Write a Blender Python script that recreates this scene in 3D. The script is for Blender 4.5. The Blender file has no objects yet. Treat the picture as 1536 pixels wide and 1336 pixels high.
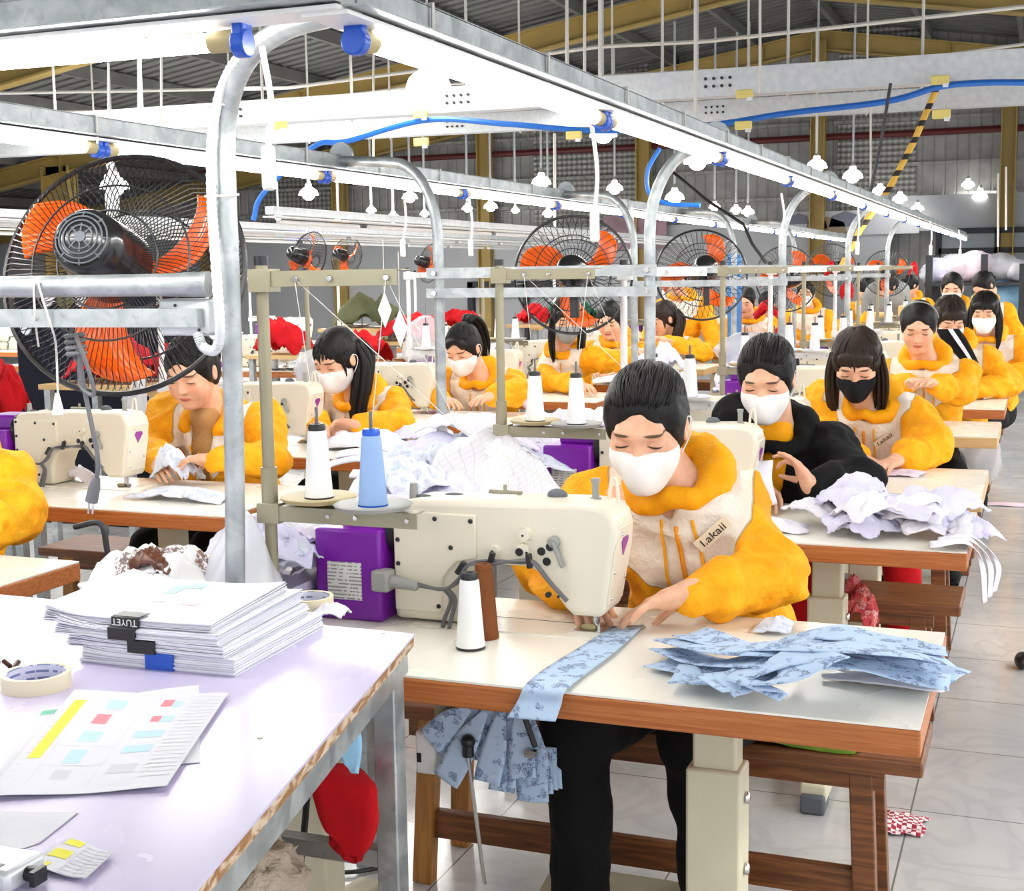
import bpy, bmesh, math, random
import numpy as np
from mathutils import Vector, Matrix
random.seed(7)
sc = bpy.context.scene
COL = sc.collection
PI = math.pi
V = np.array

# ------------------------------------------------------------------ camera model
FPX, CH = 2030.0, 1.48
_y, _p, _r = map(math.radians, (21.36, 7.26, .87))
_fw = V([-math.sin(_y), math.cos(_y), 0.]); _rt = V([math.cos(_y), math.sin(_y), 0.]); _up = V([0, 0, 1.])
CF = _fw*math.cos(_p) - _up*math.sin(_p); _u2 = _up*math.cos(_p) + _fw*math.sin(_p)
CR = _rt*math.cos(_r) - _u2*math.sin(_r); CU = _u2*math.cos(_r) + _rt*math.sin(_r)
def ray(px, py): return CF + CR*(px-768)/FPX - CU*(py-668)/FPX
def Wy(px, py, Y):                       # point of the photo at distance Y down the hall
    d = ray(px, py); return V([0, 0, CH]) + d*(Y/d[1])
def Wz(px, py, z):                       # point of the photo on a level surface
    d = ray(px, py); return V([0, 0, CH]) + d*((z-CH)/d[2])
def Wx(px, py, X):
    d = ray(px, py); return V([0, 0, CH]) + d*(X/d[0])
def Wd(px, py, D): return V([0, 0, CH]) + ray(px, py)*D
cam = bpy.data.cameras.new('camera'); co = bpy.data.objects.new('camera', cam); COL.objects.link(co)
co.matrix_world = Matrix(((CR[0], CU[0], -CF[0], 0), (CR[1], CU[1], -CF[1], 0), (CR[2], CU[2], -CF[2], CH), (0, 0, 0, 1)))
cam.sensor_width = 36; cam.lens = FPX/1536*36; cam.clip_start = .05; cam.clip_end = 200
sc.camera = co
sc.view_settings.view_transform = 'Standard'; sc.view_settings.look = 'None'; sc.view_settings.gamma = 1
sc.view_settings.use_curve_mapping = False; sc.view_settings.exposure = 0.98
sc.cycles.use_denoising = True; sc.cycles.max_bounces = 6; sc.cycles.diffuse_bounces = 3; sc.cycles.glossy_bounces = 3
sc.cycles.transmission_bounces = 4; sc.cycles.transparent_max_bounces = 12; sc.cycles.sample_clamp_indirect = 6
sc.cycles.caustics_reflective = False; sc.cycles.caustics_refractive = False

# ------------------------------------------------------------------ objects
def _inv(root):
    w = V([0., 0, 0]); o = root
    while o is not None: w = w + V(o.location); o = o.parent
    return w
def tag(o, label=None, cat=None, group=None, kind=None):
    if label: o['label'] = label
    if cat: o['category'] = cat
    if group: o['group'] = group
    if kind: o['kind'] = kind
    return o
def thing(name, label, cat, loc=(0, 0, 0), group=None):
    o = bpy.data.objects.new(name, None); o.empty_display_size = .1
    COL.objects.link(o); o.location = Vector([float(c) for c in loc])
    return tag(o, label, cat, group)
def kids(o): return [c for c in COL.objects if c.parent is o]
KID = {}
def reg(o, parent):
    if parent is not None:
        o.parent = parent; KID.setdefault(parent.name, []).append(o)
def dup(o, loc=None, label=None, group=None, parent=None, rz=None, swap=None):
    c = o.copy(); COL.objects.link(c)
    if parent is not None: reg(c, parent)
    for k in KID.get(o.name, []): dup(k, parent=c, swap=swap)
    if loc is not None: c.location = Vector([float(x) for x in loc])
    if rz is not None: c.rotation_euler = (0, 0, rz)
    if label: c['label'] = label
    if group: c['group'] = group
    return c
class MB:
    """collects shapes, then links them as ONE mesh object"""
    def __init__(s): s.v = []; s.f = []; s.m = []; s.cm = 0
    def mat(s, i): s.cm = i; return s
    def add(s, vs, fs):
        b = len(s.v); s.v.extend([tuple(float(c) for c in p) for p in vs])
        s.f.extend([tuple(b+i for i in f) for f in fs]); s.m.extend([s.cm]*len(fs)); return s
    def box(s, a, b):
        (x0, y0, z0), (x1, y1, z1) = a, b
        x0, x1 = min(x0, x1), max(x0, x1); y0, y1 = min(y0, y1), max(y0, y1); z0, z1 = min(z0, z1), max(z0, z1)
        return s.add([(x0,y0,z0),(x1,y0,z0),(x1,y1,z0),(x0,y1,z0),(x0,y0,z1),(x1,y0,z1),(x1,y1,z1),(x0,y1,z1)],
                     [(0,3,2,1),(4,5,6,7),(0,1,5,4),(1,2,6,5),(2,3,7,6),(3,0,4,7)])
    def obox(s, c, sz, R):
        R = V(R); c = V(c); h = V(sz)/2
        q = [c + R @ (h*V(k)) for k in ((-1,-1,-1),(1,-1,-1),(1,1,-1),(-1,1,-1),(-1,-1,1),(1,-1,1),(1,1,1),(-1,1,1))]
        return s.add(q, [(0,3,2,1),(4,5,6,7),(0,1,5,4),(1,2,6,5),(2,3,7,6),(3,0,4,7)])
    def bar(s, a, b, w, h, up=(0, 0, 1)):     # box section between two points
        a = V(a, float); b = V(b, float); d = b-a; L = np.linalg.norm(d); d = d/L
        sx = np.cross(d, V(up, float)); n = np.linalg.norm(sx)
        sx = V([1., 0, 0]) if n < 1e-6 else sx/n
        sz = np.cross(sx, d)
        return s.obox((a+b)/2, (w, L, h), np.column_stack([sx, d, sz]))
    def cyl(s, a, b, r, r2=None, n=14, cap=True):
        a = V(a, float); b = V(b, float); r2 = r if r2 is None else r2
        d = (b-a)/np.linalg.norm(b-a); x = np.cross(d, V([0, 0, 1.]) if abs(d[2]) < .9 else V([1., 0, 0])); x /= np.linalg.norm(x); y = np.cross(d, x)
        vs = []
        for p, q in ((a, r), (b, r2)):
            for i in range(n):
                t = 2*PI*i/n; vs.append(p + q*(x*math.cos(t) + y*math.sin(t)))
        fs = [(i, (i+1) % n, n+(i+1) % n, n+i) for i in range(n)]
        if cap: fs += [tuple(range(n-1, -1, -1)), tuple(range(n, 2*n))]
        return s.add(vs, fs)
    def tube(s, pts, r, n=8, closed=False, cap=True):
        P = [V(p, float) for p in pts]; m = len(P); rs = r if hasattr(r, '__len__') else [r]*m
        T = []
        for i in range(m):
            a, b = (P[(i-1) % m], P[(i+1) % m]) if closed else (P[max(i-1, 0)], P[min(i+1, m-1)])
            t = b-a; T.append(t/(np.linalg.norm(t)+1e-12))
        x = np.cross(T[0], V([0, 0, 1.]) if abs(T[0][2]) < .9 else V([1., 0, 0])); x /= np.linalg.norm(x)
        vs = []
        for i in range(m):
            x = x - T[i]*(x@T[i]); x /= np.linalg.norm(x)+1e-12; y = np.cross(T[i], x)
            for k in range(n):
                t = 2*PI*k/n; vs.append(P[i] + rs[i]*(x*math.cos(t)+y*math.sin(t)))
        fs = []
        for i in range(m if closed else m-1):
            j = (i+1) % m
            for k in range(n): fs.append((i*n+k, i*n+(k+1) % n, j*n+(k+1) % n, j*n+k))
        if cap and not closed: fs += [tuple(range(n-1, -1, -1)), tuple(range((m-1)*n, m*n))]
        return s.add(vs, fs)
    def lathe(s, prof, c=(0, 0, 0), R=None, n=24, sx=1, sy=1):
        c = V(c, float); R = np.eye(3) if R is None else V(R); vs = []
        for (r, z) in prof:
            for i in range(n):
                t = 2*PI*i/n; vs.append(c + R @ V([r*sx*math.cos(t), r*sy*math.sin(t), z]))
        fs = []
        for j in range(len(prof)-1):
            for i in range(n): fs.append((j*n+i, j*n+(i+1) % n, (j+1)*n+(i+1) % n, (j+1)*n+i))
        shut = prof[0] == prof[-1]
        if prof[0][0] > 1e-6 and not shut: fs.append(tuple(range(n-1, -1, -1)))
        if prof[-1][0] > 1e-6 and not shut: fs.append(tuple(range((len(prof)-1)*n, len(prof)*n)))
        return s.add(vs, fs)
    def grid(s, fn, nu, nv):
        vs = [fn(i/nu, j/nv) for j in range(nv+1) for i in range(nu+1)]
        return s.add(vs, [(j*(nu+1)+i, j*(nu+1)+i+1, (j+1)*(nu+1)+i+1, (j+1)*(nu+1)+i) for j in range(nv) for i in range(nu)])
    def prism(s, pts, ext):                   # planar outline pushed along ext
        n = len(pts); P = [V(p, float) for p in pts]; e = V(ext, float)
        return s.add(P+[p+e for p in P], [tuple(range(n-1, -1, -1)), tuple(range(n, 2*n))]+[(i, (i+1) % n, n+(i+1) % n, n+i) for i in range(n)])
    def ell(s, c, r, R=None, n=16, m=10):
        prof = [(math.sin(PI*j/m), -math.cos(PI*j/m)) for j in range(m+1)]
        prof[0] = (0, -1); prof[-1] = (0, 1)
        R = np.eye(3) if R is None else V(R)
        return s.lathe([(p, q) for p, q in prof], c, R @ np.diag(r), n)
    def build(s, name, mats, parent=None, world=True, smooth=40, bevel=0, solid=0, sub=0, seg=2):
        me = bpy.data.meshes.new(name); vs = V(s.v, float).reshape(-1, 3)
        if parent is not None and world: vs = vs - _inv(parent)
        me.from_pydata(vs.tolist(), [], s.f)
        for m in (mats if isinstance(mats, (list, tuple)) else [mats]): me.materials.append(m)
        me.polygons.foreach_set('material_index', s.m)
        bm = bmesh.new(); bm.from_mesh(me); bmesh.ops.remove_doubles(bm, verts=bm.verts, dist=1e-6); bmesh.ops.recalc_face_normals(bm, faces=bm.faces); bm.to_mesh(me); bm.free()
        if smooth: me.shade_smooth(); me.set_sharp_from_angle(angle=math.radians(smooth))
        o = bpy.data.objects.new(name, me); COL.objects.link(o); reg(o, parent)
        if solid: q = o.modifiers.new('s', 'SOLIDIFY'); q.thickness = solid; q.offset = 0
        if sub: q = o.modifiers.new('u', 'SUBSURF'); q.levels = sub; q.render_levels = sub
        if bevel:
            q = o.modifiers.new('b', 'BEVEL'); q.width = bevel; q.segments = seg; q.limit_method = 'ANGLE'; q.angle_limit = math.radians(50); q.harden_normals = False
        return o
def rotm(ax, a):
    return V(Matrix.Rotation(a, 3, ax))
def frame_from(z, x=(1, 0, 0)):
    z = V(z, float); z /= np.linalg.norm(z); x = V(x, float); x = x - z*(x@z); x /= np.linalg.norm(x)
    return np.column_stack([x, np.cross(z, x), z])
def spline(pts, n=8):                         # Catmull-Rom through points
    P = [V(p, float) for p in pts]; P = [2*P[0]-P[1]]+P+[2*P[-1]-P[-2]]; out = []
    for i in range(1, len(P)-2):
        for k in range(n):
            t = k/n; a, b, c, d = P[i-1:i+3]
            out.append(.5*((2*b)+(c-a)*t+(2*a-5*b+4*c-d)*t*t+(3*b-a-3*c+d)*t**3))
    return out+[P[-2]]
# value noise
_rng = np.random.RandomState(3); _lat = _rng.rand(32, 32, 32)*2-1
def vnoise(p):
    p = np.asarray(p, float); i = np.floor(p).astype(int); f = p-i; f = f*f*(3-2*f); i &= 31; j = (i+1) & 31
    x0, y0, z0 = i[..., 0], i[..., 1], i[..., 2]; x1, y1, z1 = j[..., 0], j[..., 1], j[..., 2]; fx, fy, fz = f[..., 0], f[..., 1], f[..., 2]
    L = _lat
    a = L[x0, y0, z0]*(1-fx)+L[x1, y0, z0]*fx; b = L[x0, y1, z0]*(1-fx)+L[x1, y1, z0]*fx
    c = L[x0, y0, z1]*(1-fx)+L[x1, y0, z1]*fx; d = L[x0, y1, z1]*(1-fx)+L[x1, y1, z1]*fx
    return (a*(1-fy)+b*fy)*(1-fz)+(c*(1-fy)+d*fy)*fz
def fbm(p, o=3):
    p = np.asarray(p, float); return sum(vnoise(p*2**k+17*k)*.5**k for k in range(o))
# ------------------------------------------------------------------ materials
def S(r, g, b):
    return tuple((c/255/12.92 if c/255 <= .04045 else ((c/255+.055)/1.055)**2.4) for c in (r, g, b))
class NT:
    def __init__(s, name):
        s.m = bpy.data.materials.new(name); s.m.use_nodes = True; s.t = s.m.node_tree; s.n = s.t.nodes; s.l = s.t.links
        s.bs = s.n['Principled BSDF']
    def new(s, typ, **kw):
        q = s.n.new(typ)
        for k, v in kw.items(): setattr(q, k, v)
        return q
    def link(s, a, b): s.l.new(a, b); return b
    def put(s, sock, v):
        if hasattr(v, 'is_output') or hasattr(v, 'links'): s.l.new(v, sock)
        else: sock.default_value = v
    def math(s, op, a, b=0., c=0.):
        q = s.new('ShaderNodeMath', operation=op); s.put(q.inputs[0], a); s.put(q.inputs[1], b); s.put(q.inputs[2], c); return q.outputs[0]
    def vmath(s, op, a, b=(0, 0, 0)):
        q = s.new('ShaderNodeVectorMath', operation=op); s.put(q.inputs[0], a); s.put(q.inputs[1], b)
        return q.outputs['Value'] if op in ('LENGTH', 'DOT_PRODUCT', 'DISTANCE') else q.outputs[0]
    def mix(s, f, a, b):
        q = s.new('ShaderNodeMix', data_type='RGBA'); s.put(q.inputs[0], f)
        s.put(q.inputs[6], a if not isinstance(a, tuple) else (*a[:3], 1)); s.put(q.inputs[7], b if not isinstance(b, tuple) else (*b[:3], 1)); return q.outputs[2]
    def smooth(s, x, lo, hi):
        q = s.new('ShaderNodeMapRange', interpolation_type='SMOOTHSTEP'); s.put(q.inputs[0], x); q.inputs[1].default_value = lo; q.inputs[2].default_value = hi; return q.outputs[0]
    def ramp(s, f, stops):
        q = s.new('ShaderNodeValToRGB'); e = q.color_ramp.elements
        while len(e) < len(stops): e.new(.5)
        for el, (p, c) in zip(e, stops): el.position = p; el.color = (*c, 1)
        s.put(q.inputs[0], f); return q.outputs[0]
    def obj(s): return s.new('ShaderNodeTexCoord').outputs['Object']
    def noise(s, scale, detail=3, vec=None, dist=0.):
        q = s.new('ShaderNodeTexNoise'); q.inputs['Scale'].default_value = scale; q.inputs['Detail'].default_value = detail; q.inputs['Distortion'].default_value = dist
        s.l.new(vec if vec is not None else s.obj(), q.inputs['Vector']); return q.outputs[0]
    def scl(s, v, vec=None):
        q = s.new('ShaderNodeMapping'); q.inputs['Scale'].default_value = v; s.l.new(vec if vec is not None else s.obj(), q.inputs[0]); return q.outputs[0]
    def sep(s, v):
        q = s.new('ShaderNodeSeparateXYZ'); s.l.new(v, q.inputs[0]); return q.outputs
    def attr(s, name):
        q = s.new('ShaderNodeAttribute', attribute_name=name); return q
    def bump(s, h, st=.3, d=.01):
        q = s.new('ShaderNodeBump'); q.inputs['Strength'].default_value = st; q.inputs['Distance'].default_value = d; s.l.new(h, q.inputs['Height']); s.l.new(q.outputs[0], s.bs.inputs['Normal'])
    def col(s, c): s.put(s.bs.inputs['Base Color'], c if not isinstance(c, tuple) else (*c[:3], 1)); return s
    def set(s, **kw):
        for k, v in kw.items(): s.put(s.bs.inputs[k.replace('_', ' ')], v)
        return s
def pm(name, c, rough=.5, metal=0., var=0., vs=8., bump=0., bs=60., spec=.5, **kw):
    n = NT(name); n.set(Roughness=rough, Metallic=metal)
    n.bs.inputs['Specular IOR Level'].default_value = spec
    if var:
        f = n.noise(vs, 4); d = tuple(x*(1-var) for x in c); u = tuple(min(1, x*(1+var)) for x in c)
        n.col(n.mix(n.smooth(f, .3, .7), d, u))
    else: n.col(c)
    if bump: n.bump(n.noise(bs, 3), bump, .003)
    n.set(**kw); return n.m
def emit(name, c, st):
    n = NT(name); n.col((.8, .8, .8)); n.bs.inputs['Emission Color'].default_value = (*c, 1); n.bs.inputs['Emission Strength'].default_value = st; return n.m
def glass(name, c, alpha, rough=.2):
    n = NT(name); n.col(c).set(Alpha=alpha, Roughness=rough); return n.m
M = {}
M['cream'] = pm('machine_enamel', S(232, 224, 204), .28, var=.03, vs=3)
M['cream2'] = pm('leg_enamel', S(214, 208, 180), .4, var=.06, vs=5)
M['white'] = pm('white_enamel', S(240, 240, 238), .35)
M['purple'] = pm('purple_plastic', S(120, 22, 158), .3)
M['black'] = pm('black_plastic', (.012, .012, .013), .35)
M['rubber'] = pm('grey_rubber', S(92, 96, 102), .6)
M['grey'] = pm('grey_plastic', S(150, 150, 146), .45)
M['steel'] = pm('polished_steel', (.62, .62, .62), .22, 1.)
M['olive'] = pm('olive_steel', S(152, 146, 122), .42, .35, var=.06)
M['khaki'] = pm('khaki_plastic', S(178, 162, 118), .5)
M['orange'] = pm('orange_plastic', S(255, 104, 12), .3)
M['blue'] = pm('blue_plastic', S(20, 82, 190), .25)
M['thread'] = pm('white_thread', S(240, 240, 240), .8, bump=.15, bs=500)
M['threadblue'] = pm('pale_blue_thread', S(142, 172, 214), .8, bump=.15, bs=500)
M['threadbrown'] = pm('brown_thread', S(122, 66, 22), .8, bump=.15, bs=500)
M['paper'] = pm('paper', S(232, 232, 240), .75)
M['skinplain'] = None
M['tube'] = emit('fluorescent_tube', (1., .985, .95), 24.)
M['bulb'] = emit('lamp_bulb', (1., .98, .93), 9.)
M['shade'] = pm('white_lamp_shade', S(244, 244, 240), .5, Emission_Color=(1, .98, .94, 1), Emission_Strength=2.2)
M['wirewhite'] = pm('white_cable', S(225, 222, 214), .5)
M['wiregrey'] = pm('grey_cable', S(104, 104, 106), .5)
M['wireblue'] = pm('blue_hose', S(38, 112, 205), .4)
M['wood'] = None
def galv():
    n = NT('galvanised_steel'); f = n.noise(14, 5, dist=.6); g = n.noise(60, 2)
    c = n.mix(n.smooth(f, .3, .75), S(150, 156, 158), S(192, 197, 197)); c = n.mix(n.math('MULTIPLY', n.smooth(g, .55, .75), .35), c, S(120, 124, 126))
    n.col(c).set(Metallic=.55, Roughness=n.math('MULTIPLY_ADD', f, .3, .28)); return n.m
M['galv'] = galv()
def paleg():
    n = NT('pale_galvanised_rail'); f = n.noise(20, 4)
    n.col(n.mix(n.smooth(f, .3, .7), S(208, 212, 215), S(222, 225, 227))).set(Metallic=.25, Roughness=.4); return n.m
M['rail'] = paleg()
def woodm(name, a, b, sc_=(2, 30, 30), rough=.45):
    n = NT(name); v = n.scl(sc_); f = n.noise(3, 6, v, .8); n.col(n.mix(n.smooth(f, .3, .72), a, b)).set(Roughness=rough); n.bump(f, .12, .002); return n.m
M['edge'] = woodm('table_edge_band', S(168, 92, 40), S(196, 122, 66), (1.5, 24, 60))
M['edge2'] = woodm('pale_table_edge_band', S(196, 158, 104), S(214, 180, 126), (1.5, 24, 60))
M['wood'] = woodm('varnished_brown_wood', S(92, 52, 24), S(138, 84, 42), (2, 28, 28))
M['woodlight'] = woodm('yellow_brown_wood', S(150, 98, 38), S(184, 126, 58), (22, 22, 2))
def topm(name, c):
    n = NT(name); f = n.noise(5, 4); n.col(n.mix(n.math('MULTIPLY', n.smooth(f, .3, .8), .3), c, tuple(x*.93 for x in c))).set(Roughness=n.math('MULTIPLY_ADD', f, .2, .16)); return n.m
M['top'] = topm('cream_laminate', S(252, 248, 236)); M['lilac'] = topm('lilac_white_laminate', S(212, 204, 234))
M['toppurple'] = topm('mauve_laminate', S(168, 156, 172))
def cloth(name, c, var=.05, bump=.25, bs=350., rough=.85, folds=True):
    n = NT(name); f = n.noise(9, 4); n.col(n.mix(n.smooth(f, .3, .7), tuple(x*(1-var) for x in c), tuple(min(1, x*(1+var)) for x in c))).set(Roughness=rough)
    n.bs.inputs['Specular IOR Level'].default_value = .2
    n.bump(n.math('ADD', n.noise(bs, 2), n.math('MULTIPLY', n.noise(38, 3, dist=1.2), 2. if folds else 0.)), bump, .004); return n.m
M['clothwhite'] = cloth('white_cotton', S(238, 236, 246), .03); M['clothlav'] = cloth('lavender_white_cotton', S(222, 220, 244), .04)
M['clothred'] = cloth('red_fleece', S(186, 16, 26), .12); M['clothkhaki'] = cloth('khaki_cloth', S(84, 88, 62), .1)
M['clothnavy'] = cloth('navy_cloth', S(22, 24, 36), .1); M['clothpink'] = cloth('pale_pink_cotton', S(240, 214, 226), .04)
M['clothblack'] = cloth('black_cloth', (.006, .006, .0065), .2, .2); M['clothgreen'] = cloth('green_cloth', S(96, 128, 40), .15)
M['clothblue'] = cloth('light_blue_cotton', S(150, 196, 226), .08); M['maskwhite'] = cloth('white_mask_cloth', S(244, 242, 240), .02, .08)
M['maskblack'] = cloth('black_mask_cloth', S(22, 22, 24), .1, .1); M['maskgrey'] = cloth('grey_mask_cloth', S(140, 142, 140), .1, .1)
M['knit'] = cloth('tan_knit', S(176, 134, 84), .1, .6, 240.); M['fur'] = cloth('beige_fleece', S(186, 172, 154), .12, .9, 160.)
M['floral'] = None
def printed(name, base, inks, scale=22., amt=.56):
    n = NT(name); c = n.mix(n.smooth(n.noise(5, 3), .3, .7), base, tuple(x*.93 for x in base))
    for k, ink in enumerate(inks):
        v = n.new('ShaderNodeMapping'); v.inputs['Location'].default_value = (k*3.7, k*1.9, 0); n.l.new(n.obj(), v.inputs[0])
        a = n.smooth(n.noise(scale, 1, v.outputs[0]), amt, amt+.03); b = n.smooth(n.noise(scale*7, 3, v.outputs[0], 1.5), .42, .56)
        c = n.mix(n.math('MULTIPLY', n.math('MULTIPLY', a, b), .85), c, ink)
    n.col(c).set(Roughness=.85); n.bump(n.noise(30, 3, dist=1.), .2, .004); return n.m
M['print'] = printed('blue_sketch_print_cotton', S(192, 215, 242), [S(92, 112, 158), S(112, 130, 170), S(84, 100, 140)], 34., .60)
M['printpale'] = printed('pale_blue_print_cotton', S(226, 232, 246), [S(170, 190, 224), S(190, 190, 214)], 34., .60)
M['floral'] = printed('red_floral_cotton', S(196, 60, 66), [S(240, 200, 190), S(120, 20, 36), S(226, 120, 110)], 30., .5)
M['brownprint'] = printed('white_cloth_brown_print', S(236, 234, 232), [S(84, 40, 22), S(110, 60, 30)], 9., .56)
def checker(name, a, b, s):
    n = NT(name); q = n.new('ShaderNodeTexChecker'); q.inputs['Scale'].default_value = s; n.l.new(n.obj(), q.inputs[0]); q.inputs[1].default_value = (*a, 1); q.inputs[2].default_value = (*b, 1)
    n.col(q.outputs[0]).set(Roughness=.85); return n.m
M['gingham'] = checker('red_gingham_cotton', S(168, 42, 62), S(240, 226, 228), 80.); M['bwcheck'] = checker('black_white_check_cotton', S(50, 54, 62), S(232, 232, 240), 90.)
M['poly'] = glass('clear_poly_bag', S(228, 230, 234), .42, .15); M['polymilk'] = glass('milky_poly_bag', S(236, 238, 244), .72, .25)
M['glass'] = glass('window_pane', S(210, 220, 225), .5, .1)
# skin: brows, lid lines and lips follow head-local coordinates stored on the mesh
def skinm():
    n = NT('skin'); h = n.attr('head_pos').outputs['Vector']; x, y, z = n.sep(h)
    ax = n.math('ABSOLUTE', x)
    base = n.mix(n.smooth(n.noise(30, 3), .3, .7), S(222, 168, 136), S(236, 186, 154))
    def blob(cx, cz, rx, rz, slope=0., lo=.7, hi=1.15):
        dx = n.math('SUBTRACT', ax, cx); dz = n.math('SUBTRACT', n.math('SUBTRACT', z, cz), n.math('MULTIPLY', dx, slope))
        q = n.math('ADD', n.math('POWER', n.math('DIVIDE', n.math('ABSOLUTE', dx), rx), 2.), n.math('POWER', n.math('DIVIDE', n.math('ABSOLUTE', dz), rz), 2.))
        f = n.new('ShaderNodeMapRange', interpolation_type='SMOOTHSTEP'); n.put(f.inputs[0], n.math('SQRT', q)); f.inputs[1].default_value = lo; f.inputs[2].default_value = hi; f.inputs[3].default_value = 1; f.inputs[4].default_value = 0
        return n.math('MULTIPLY', f.outputs[0], n.math('GREATER_THAN', y, .03))
    c = n.mix(n.math('MULTIPLY', blob(.042, -.03, .03, .026, 0, .2, 1.2), .35), base, S(226, 140, 118))
    c = n.mix(n.math('MULTIPLY', blob(0, -.0600, .023, .0085), .8), c, S(190, 86, 84))
    c = n.mix(n.math('MULTIPLY', blob(0, -.0605, .022, .0016), .8), c, S(120, 46, 44))
    c = n.mix(n.math('MULTIPLY', blob(.034, .0075, .019, .009, 0, .4, 1.2), .3), c, S(172, 108, 86))
    c = n.mix(n.math('MULTIPLY', blob(.035, .026, .021, .0042, -.10), .88), c, S(52, 32, 26))
    c = n.mix(n.math('MULTIPLY', blob(.034, .0005, .0165, .0026, -.05), .95), c, S(24, 14, 12))
    n.col(c).set(Roughness=.45); n.bs.inputs['Specular IOR Level'].default_value = .35
    n.bs.inputs['Subsurface Weight'].default_value = .08; n.bs.inputs['Subsurface Radius'].default_value = (.02, .008, .005); n.bs.inputs['Subsurface Scale'].default_value = .3
    return n.m
M['skin'] = skinm()
def hairm(name, c):
    n = NT(name); v = n.attr('strand').outputs['Vector']; f = n.noise(1., 3, n.scl((150, 150, 6), v)); n.col(n.mix(f, tuple(x*.5 for x in c), tuple(x*1.8 for x in c))).set(Roughness=n.math('MULTIPLY_ADD', f, .2, .42))
    n.bump(f, .2, .002); n.bs.inputs['Specular IOR Level'].default_value = .28; return n.m
M['hair'] = hairm('black_hair', (.006, .0052, .005)); M['hairbrown'] = hairm('dark_brown_hair', (.022, .012, .008))
def jacketm():
    n = NT('yellow_jacket_fabric'); a = n.attr('yoke'); y = a.outputs['Fac']
    f = n.noise(14, 4, dist=.8); yel = n.mix(n.smooth(f, .32, .7), S(244, 158, 6), S(253, 182, 26)); wh = n.mix(n.smooth(f, .3, .7), S(232, 220, 204), S(243, 234, 222))
    seam = n.math('LESS_THAN', n.math('ABSOLUTE', y), .0025)
    c = n.mix(n.math('GREATER_THAN', y, 0.), yel, wh); c = n.mix(n.math('MULTIPLY', seam, .45), c, S(120, 92, 60))
    n.col(c).set(Roughness=.7); n.bs.inputs['Specular IOR Level'].default_value = .25
    n.bump(n.math('ADD', n.math('MULTIPLY', n.noise(24, 4, dist=1.6), 1.6), n.math('MULTIPLY', n.noise(70, 2, dist=.5), .5)), .5, .010); return n.m
M['jacket'] = jacketm()
M['hood'] = cloth('yellow_hood_fabric', S(248, 168, 16), .07, .35, 200., .7)
def lettering(name, base, ink, sx, sz, rows, thick=.5):
    n = NT(name); v = n.obj(); x, y, z = n.sep(v); b = n.math('FRACT', n.math('MULTIPLY', z, rows)); w = n.noise(sx, 1, n.scl((1, 1, sz), v))
    k = n.math('MULTIPLY', n.math('LESS_THAN', b, thick), n.math('GREATER_THAN', w, .47)); n.col(n.mix(n.math('MULTIPLY', k, .8), base, ink)).set(Roughness=.6); return n.m
# ------------------------------------------------------------------ the hall
def struct(o): o['kind'] = 'structure'; return o
def floorm():
    n = NT('marble_tile'); v = n.obj(); x, y, z = n.sep(v); T = .525
    fx = n.math('FRACT', n.math('DIVIDE', n.math('ADD', x, .29+T*40), T)); fy = n.math('FRACT', n.math('DIVIDE', n.math('SUBTRACT', y, .037-T*40), T))
    ex = n.math('MINIMUM', fx, n.math('SUBTRACT', 1., fx)); ey = n.math('MINIMUM', fy, n.math('SUBTRACT', 1., fy)); g = n.math('LESS_THAN', n.math('MINIMUM', ex, ey), .0045)
    f = n.noise(2.2, 5, v, 2.4); vein = n.smooth(n.math('ABSOLUTE', n.math('SUBTRACT', f, .5)), 0, .09)
    c = n.mix(n.smooth(n.noise(1.3, 4, v, 1.), .3, .7), S(196, 197, 198), S(214, 214, 212)); c = n.mix(n.math('MULTIPLY', n.math('SUBTRACT', 1., vein), .3), c, S(170, 172, 175))
    n.col(n.mix(g, c, S(122, 122, 122))).set(Roughness=n.math('MULTIPLY_ADD', f, .12, .10)); return n.m
b = MB().box((-34, -8, -.12), (7, 27, 0)); struct(b.build('floor', floorm()))
YE, XR, ZR, MR = 26.0, -3.9, 5.70, .163        # end wall, ridge, roof pitch
def roofz(x): return ZR+.28-abs(x-XR)*MR
def wallm():
    n = NT('ribbed_wall_sheet'); x, y, z = n.sep(n.obj()); r = n.math('FRACT', n.math('MULTIPLY', x, 5.))
    rib = n.smooth(n.math('ABSOLUTE', n.math('SUBTRACT', r, .5)), .02, .12); f = n.noise(3, 4)
    c = n.mix(n.smooth(f, .3, .7), S(150, 150, 148), S(172, 171, 168)); n.col(n.mix(n.math('MULTIPLY', n.math('SUBTRACT', 1., rib), .35), c, S(128, 128, 126))).set(Roughness=.5, Metallic=.1)
    n.bump(rib, .6, .02); return n.m
def quiltm():
    n = NT('quilted_insulation'); x, y, z = n.sep(n.obj()); a = n.math('SINE', n.math('MULTIPLY', n.math('ADD', x, z), 30.)); b = n.math('SINE', n.math('MULTIPLY', n.math('SUBTRACT', x, z), 30.))
    q = n.math('MULTIPLY', a, b); n.col(n.mix(n.smooth(q, -.5, .5), S(128, 127, 124), S(168, 167, 162))).set(Roughness=.35, Metallic=.3); n.bump(q, .5, .02); return n.m
M['wall'] = wallm(); M['quilt'] = quiltm()
M['partition'] = pm('painted_partition', S(176, 178, 182), .6, var=.03, vs=1)
ym = M['yellowsteel'] = pm('yellow_painted_steel', S(176, 150, 84), .5, var=.08, vs=2)
M['dark'] = pm('dark_steel', S(40, 42, 46), .5); M['red'] = pm('red_pipe_paint', S(96, 34, 34), .5)
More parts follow.
